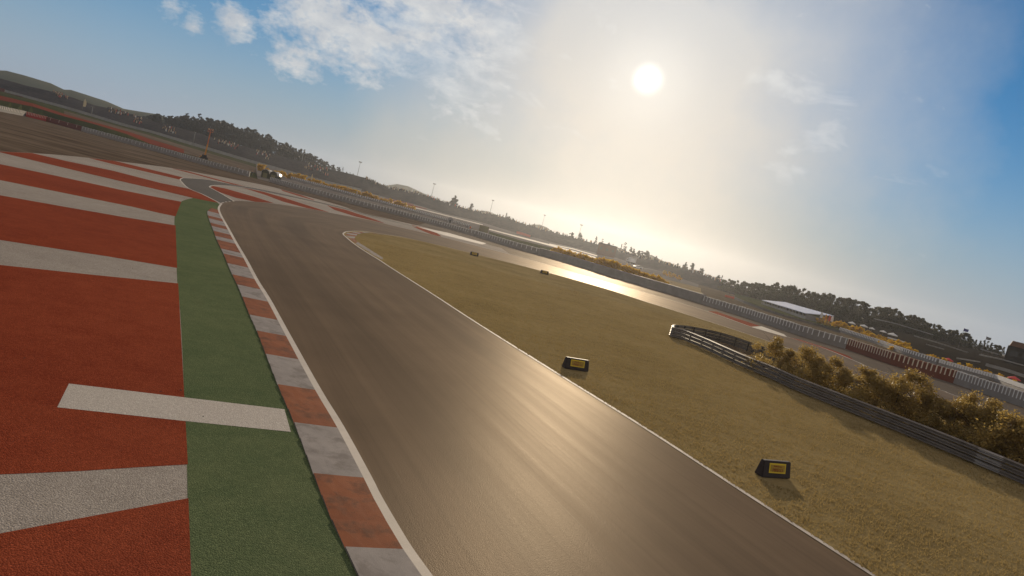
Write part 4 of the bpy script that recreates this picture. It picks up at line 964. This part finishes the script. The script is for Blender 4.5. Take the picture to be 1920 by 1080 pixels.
for i,(x,y,mt_) in enumerate([(1536,583,'white_paint'),(1544,587.5,'yellow_paint'),(1550.5,589,'redpanel'),(1555.5,590,'white_paint')]):
    flag(['white feather flag touching the end of the white-roofed building','yellow feather flag second past the white-roofed building','red feather flag third past the white-roofed building','white feather flag last past the white-roofed building'][i],x,y,y+15,180,mt_,.65)
for i,(x,y,mt_) in enumerate([(1801,613,'blue_cloth'),(1843,628.5,'grey_wall')]):
    d=185; t=place('flagpole',['flagpole with a small blue and white flag above the olive wood','flagpole with a small grey flag above the end of the olive wood'][i],'flagpole',x-3,y+34,d); h=P(x,y,d).z-t.location.z
    mb=MB(); mb.tube([(0,0,-1),(0,0,h)],[.07,.04],6); link('pole',mb.me('pole','steel'),t)
    q=MB(); q.add([(0.02,0,h-.9),(.6,.12,h-.95),(1.1,-.05,h-.85),(1.1,-.05,h-.15),(.6,.12,h-.2),(0.02,0,h-.1)],[(0,1,4,5),(1,2,3,4)]); q.add([(0.02,.03,h-.9),(.6,.15,h-.95),(1.1,-.02,h-.85),(1.1,-.02,h-.15),(.6,.15,h-.2),(0.02,.03,h-.1)],[(5,4,1,0),(4,3,2,1)]); link('cloth',q.me('cloth',mt_),t)
# marshals by the barrier
def person_mesh():
    me=bpy.data.meshes.new('body'); J=[(0,0,.95),(0,0,1.2),(0,0,1.42),(0,0,1.52),(0,-.01,1.62),(0,-.01,1.74),(-.19,0,1.40),(-.24,.02,1.12),(-.22,-.06,.88),(.19,0,1.40),(.25,.03,1.12),(.22,-.02,.87),(-.10,0,.88),(-.12,-.02,.48),(-.12,.02,.08),(-.12,-.12,.04),(.10,0,.88),(.12,.0,.48),(.13,.03,.08),(.13,-.11,.04)]
    E_=[(0,1),(1,2),(2,3),(3,4),(4,5),(2,6),(6,7),(7,8),(2,9),(9,10),(10,11),(0,12),(12,13),(13,14),(14,15),(0,16),(16,17),(17,18),(18,19)]
    R=[.15,.16,.15,.06,.10,.08,.075,.055,.04,.075,.055,.04,.10,.075,.05,.04,.10,.075,.05,.04]
    me.from_pydata(J,E_,[]); o=bpy.data.objects.new('body',me); C.objects.link(o); md=o.modifiers.new('skin','SKIN')
    for i,v in enumerate(me.skin_vertices[0].data): v.radius=(R[i],R[i]*.8); v.use_root=(i==0)
    o.modifiers.new('sub','SUBSURF').levels=1; dg=bpy.context.evaluated_depsgraph_get(); out=bpy.data.meshes.new_from_object(o.evaluated_get(dg)); bpy.data.objects.remove(o)
    out.materials.clear(); out.materials.append(M['hivis']); out.materials.append(M['skin'])
    for p in out.polygons: p.material_index=1 if p.center.z>1.53 else 0; p.use_smooth=True
    return out
PM=person_mesh(); pb=MB(); pb.tube([(0,.01,1.66),(0,.01,1.74),(0,0,1.80)],[.108,.112,.05],10); CAP=pb.me('cap','hivis2',True)
for x,yb,lab in ((366,301.5,'person in dark overalls and orange cap standing left of the yellow lift'),(444,322.5,'person in dark overalls standing behind the end of the barrier'),(471,331,'person in dark overalls and orange cap in the barrier gap'),(789,405,'person standing behind the far studded barrier near the grey hut')):
    d=G(x,yb).y+3; b=P(x,yb,d); t=empty('person',lab,'person',(b.x,d,0),random.random()*6,None); link('body',PM,t); link('cap',CAP,t)
# spectators: crowds too far to count
def crowd(label,x0,x1,n,f0,f1,dd=1.,mix=(.55,.12,.06,.09,.18)):
    mb=MB()
    for i in range(n):
        x=random.uniform(x0,x1); f=random.uniform(f0,f1); a=wb_(x); tpt=P(x,interp(BT,x),dB(x)+26); p=a.lerp(tpt,f) if f<=1 else tpt+Vector((0,random.uniform(1,8),0)); h=random.uniform(1.4,1.85); w=random.uniform(.22,.32)
        k=random.choices(range(5),mix)[0]; mb.add([(p.x-w,p.y-.2,p.z-.1),(p.x+w,p.y-.2,p.z-.1),(p.x+w*.8,p.y-.2,p.z+h*.8),(p.x-w*.8,p.y-.2,p.z+h*.8),(p.x-w,p.y+.15,p.z-.1),(p.x+w,p.y+.15,p.z-.1),(p.x+w*.8,p.y+.1,p.z+h*.8),(p.x-w*.8,p.y+.1,p.z+h*.8)],[(0,1,2,3),(5,4,7,6),(1,5,6,2),(4,0,3,7),(3,2,6,7)],k)
        mb.add([(p.x-.13,p.y-.1,p.z+h*.8),(p.x+.13,p.y-.1,p.z+h*.8),(p.x+.13,p.y+.1,p.z+h*.8),(p.x-.13,p.y+.1,p.z+h*.8),(p.x-.1,p.y-.08,p.z+h),(p.x+.1,p.y-.08,p.z+h),(p.x+.1,p.y+.08,p.z+h),(p.x-.1,p.y+.08,p.z+h)],[(4,5,6,7),(0,1,5,4),(1,2,6,5),(2,3,7,6),(3,0,4,7)],4)
    o=mb.build('spectators',['crowd_dark','crowd_pale','crowd_white','crowd_red','crowd_tan']); tag(o,label,'spectators',kind='stuff')
crowd('cluster of spectators high on the shaded bank below the hill',97,128,45,.75,1.)
crowd('cluster of spectators on the bank before the dark wood',200,242,50,.7,1.)
crowd('cluster of spectators on the bank at the start of the dark wood',248,266,34,.45,.95)
crowd('cluster of spectators on the bank below the first dark trees',305,329,40,.45,.9)
crowd('two clusters of spectators on the bank right of the yellow lift',402,446,60,.6,1.)
crowd('cluster of spectators on the bank above the shelter',480,508,45,.5,.95)
crowd('clusters of spectators at the thinning end of the dark wood',570,615,60,.5,1.)
crowd('scattered spectators along the top of the hazy bank',680,1060,240,.85,1.1,mix=(.7,.08,.05,.04,.13))
crowd('scattered spectators along the top of the pale bank',1060,1350,170,.9,1.1,mix=(.75,.06,.04,.02,.13))
# leaves and pebbles lying on the paint
deb=MB()
for x,y in [(325,920),(380,785),(45,675),(275,736),(300,738),(338,735),(222,508),(248,505)]:
    p=G(x,y); s=random.uniform(.02,.035); a=random.random()*3
    deb.add([(p.x-s*math.cos(a),p.y-s*math.sin(a),.034),(p.x+s*.5*math.sin(a),p.y-s*.5*math.cos(a),.045),(p.x+s*math.cos(a),p.y+s*math.sin(a),.055),(p.x-s*.5*math.sin(a),p.y+s*.5*math.cos(a),.04)],[(0,1,2,3)])
tag(deb.build('litter','dark'),'dark scraps of leaf litter lying on the painted run-off','litter',kind='stuff')
# ------------------------------------------------------------------ haze
X0,X1,Y0_,Y1,Z0,Z1=-1460,1460,-560,1460,-1.2,54
hz=mesh('haze',[(X0,Y0_,Z0),(X1,Y0_,Z0),(X1,Y1,Z0),(X0,Y1,Z0),(X0,Y0_,Z1),(X1,Y0_,Z1),(X1,Y1,Z1),(X0,Y1,Z1)],[(0,3,2,1),(4,5,6,7),(0,1,5,4),(1,2,6,5),(2,3,7,6),(3,0,4,7)],'dust')
mt=bpy.data.materials.new('haze_air'); mt.use_nodes=True; t=NT(mt.node_tree); t.n.remove(t.n['Principled BSDF'])
pv=t.add('ShaderNodeVolumePrincipled'); pv.inputs['Color'].default_value=(.87,.90,.96,1); pv.inputs['Density'].default_value=.00019; pv.inputs['Anisotropy'].default_value=.78
t.l.new(pv.outputs[0],t.n['Material Output'].inputs['Volume']); hz.materials.clear(); hz.materials.append(mt); link('haze',hz)['kind']='stuff'
# ------------------------------------------------------------------ sun and sky
sl=bpy.data.lights.new('sun','SUN'); sl.energy=3.2; sl.angle=math.radians(.5); sl.color=(1.,.82,.59); so=bpy.data.objects.new('sun',sl); C.objects.link(so); so.rotation_euler=(-SUND).to_track_quat('-Z','Y').to_euler()
w=bpy.data.worlds.new('World'); bpy.context.scene.world=w; w.use_nodes=True; t=NT(w.node_tree); bg=t.n['Background']; STR=.1; bg.inputs['Strength'].default_value=STR
sky=t.add('ShaderNodeTexSky',sky_type='NISHITA'); sky.sun_disc=False; sky.sun_elevation=SUN_EL; sky.sun_rotation=SUN_AZ; sky.air_density=1.; sky.dust_density=.0; sky.ozone_density=4.
dirv=t.add('ShaderNodeTexCoord').outputs['Generated']; sx=t.add('ShaderNodeSeparateXYZ'); t.l.new(dirv,sx.inputs[0]); el=sx.outputs[2]
def K(c,s=1.): return tuple(k*s/STR for k in c)
cosang=t.vmath('DOT_PRODUCT',dirv,tuple(SUND)).outputs['Value']; ang=t.math('MULTIPLY',t.math('ARCCOSINE',t.math('MINIMUM',cosang,1.)),57.2958)
wob=t.math('MULTIPLY',t.math('SUBTRACT',t.noise(dirv,5.,5,.6),.5),14.)
angw=t.math('ADD',ang,wob)
col=t.mix(1.,sky.outputs[0],(.20,.62,.76),'MULTIPLY')
# broken cloud veil overhead and behind, out of view, added to warm the fill light
fill_veil=t.math('MULTIPLY',t.math('MAXIMUM',t.ramp(el,.42,.62),t.ramp(ang,48,85)),t.ramp(t.noise(dirv,3.2,6,.6),.36,.56)); col=t.mix(t.math('MULTIPLY',fill_veil,.8),col,K((.62,.50,.37)))
# high thin haze veil round the sun, and a band along the horizon
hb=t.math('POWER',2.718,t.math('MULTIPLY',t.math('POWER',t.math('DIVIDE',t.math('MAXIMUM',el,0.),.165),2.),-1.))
hcol=t.mix(t.ramp(ang,8,40),K((.33,.30,.26)),K((.34,.40,.49))); hcol=t.mix(t.ramp(ang,60,110),hcol,K((.50,.41,.33)))  # last mix: unseen horizon behind the camera, tinted cream to warm the fill
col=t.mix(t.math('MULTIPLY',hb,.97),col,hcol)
veil=t.math('MULTIPLY',t.ramp(angw,7,25,1,0),.96)
vcol=t.mix(t.ramp(el,.10,.34),K((.60,.54,.46)),K((.56,.57,.575)))
col=t.mix(veil,col,vcol)
# cumulus
def dmask(x,y,rad):
    r=Vector(ray(x,y)).normalized(); c=t.vmath('DOT_PRODUCT',dirv,tuple(r)).outputs['Value']
    a=t.math('MULTIPLY',t.math('ARCCOSINE',t.math('MINIMUM',c,1.)),57.2958); return t.ramp(a,rad*.25,rad,1,0)
flat=t.mapping(dirv,(1,1,1.7))
cn=t.noise(flat,19.,9,.6,.25); cn2=t.noise(flat,64.,6,.6)
cm=t.math('ADD',t.math('MULTIPLY',cn,.62),t.math('MULTIPLY',cn2,.38))
ms=None
for (x,y,r,g_) in [(600,40,6.5,1.),(690,85,5.,1.),(545,95,3.6,.9),(440,45,2.4,1.),(800,20,7.,1.),(880,60,6.,.9),(860,150,6.,.55),(322,22,1.5,.85),(362,48,1.5,.85),(760,60,5,.9)]:
    m_=t.math('MULTIPLY',dmask(x,y,r),g_); ms=m_ if ms is None else t.math('MAXIMUM',ms,m_)
cl=t.ramp(t.math('ADD',t.math('MULTIPLY',ms,.46),t.math('MULTIPLY',t.math('SUBTRACT',cm,.5),1.5)),.20,.52)
shade=t.ramp(t.noise(flat,22.,6,.6),.35,.65)
ccol=t.mix(shade,K((.50,.53,.57)),K((.68,.68,.67)))
col=t.mix(t.math('MULTIPLY',cl,.9),col,ccol)
# thin wisps on the far side of the sun
ws=None
for (x,y,r,g_) in [(1410,130,2.4,.8),(1470,142,2.6,1.),(1525,150,2.6,1.),(1580,162,2.3,.9),(1570,240,2.4,.9),(1545,278,3.,1.),(1490,300,2.8,.9),(1050,60,9,.45),(1000,150,8,.4),(800,50,7,1.),(905,80,6.5,1.),(720,120,5,.8),(880,190,6,.6)]:
    m_=t.math('MULTIPLY',dmask(x,y,r),g_); ws=m_ if ws is None else t.math('MAXIMUM',ws,m_)
wn=t.noise(t.mapping(dirv,(1,1,2.6)),11.,8,.6,.5)
wc=t.ramp(t.math('ADD',t.math('MULTIPLY',ws,.46),t.math('MULTIPLY',t.math('SUBTRACT',wn,.5),1.7)),.30,.78)
col=t.mix(t.math('MULTIPLY',wc,.62),col,K((.70,.72,.72)))
# aureole and the sun's own disc seen through the veil
g1=t.math('POWER',2.718,t.math('MULTIPLY',t.math('POWER',t.math('DIVIDE',ang,3.4),2.),-1.)); g2=t.math('POWER',2.718,t.math('MULTIPLY',ang,-.16))
def addc(col,f,c): 
    n=t.add('ShaderNodeMix',data_type='RGBA',blend_type='ADD'); n.clamp_factor=False; t.set(n,0,f); t.set(n,6,col); n.inputs[7].default_value=(*c,1); return n.outputs[2]
col=addc(col,g1,K((.13,.12,.10))); col=addc(col,g2,K((.03,.026,.02)))
disc=t.math('POWER',t.ramp(ang,.2,1.7,1,0),2.6); col=addc(col,disc,K((2.,1.9,1.7)))
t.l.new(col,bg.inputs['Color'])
# ------------------------------------------------------------------ render settings
sc=bpy.context.scene; sc.view_settings.view_transform='Standard'; sc.view_settings.look='None'; sc.view_settings.exposure=0.0; sc.view_settings.gamma=1
sc.render.engine='CYCLES'; cy=sc.cycles; cy.use_denoising=True; cy.max_bounces=6; cy.diffuse_bounces=2; cy.glossy_bounces=2; cy.transmission_bounces=3; cy.volume_bounces=0; cy.transparent_max_bounces=6
cy.sample_clamp_indirect=4.; cy.sample_clamp_direct=0; cy.caustics_reflective=False; cy.caustics_refractive=False
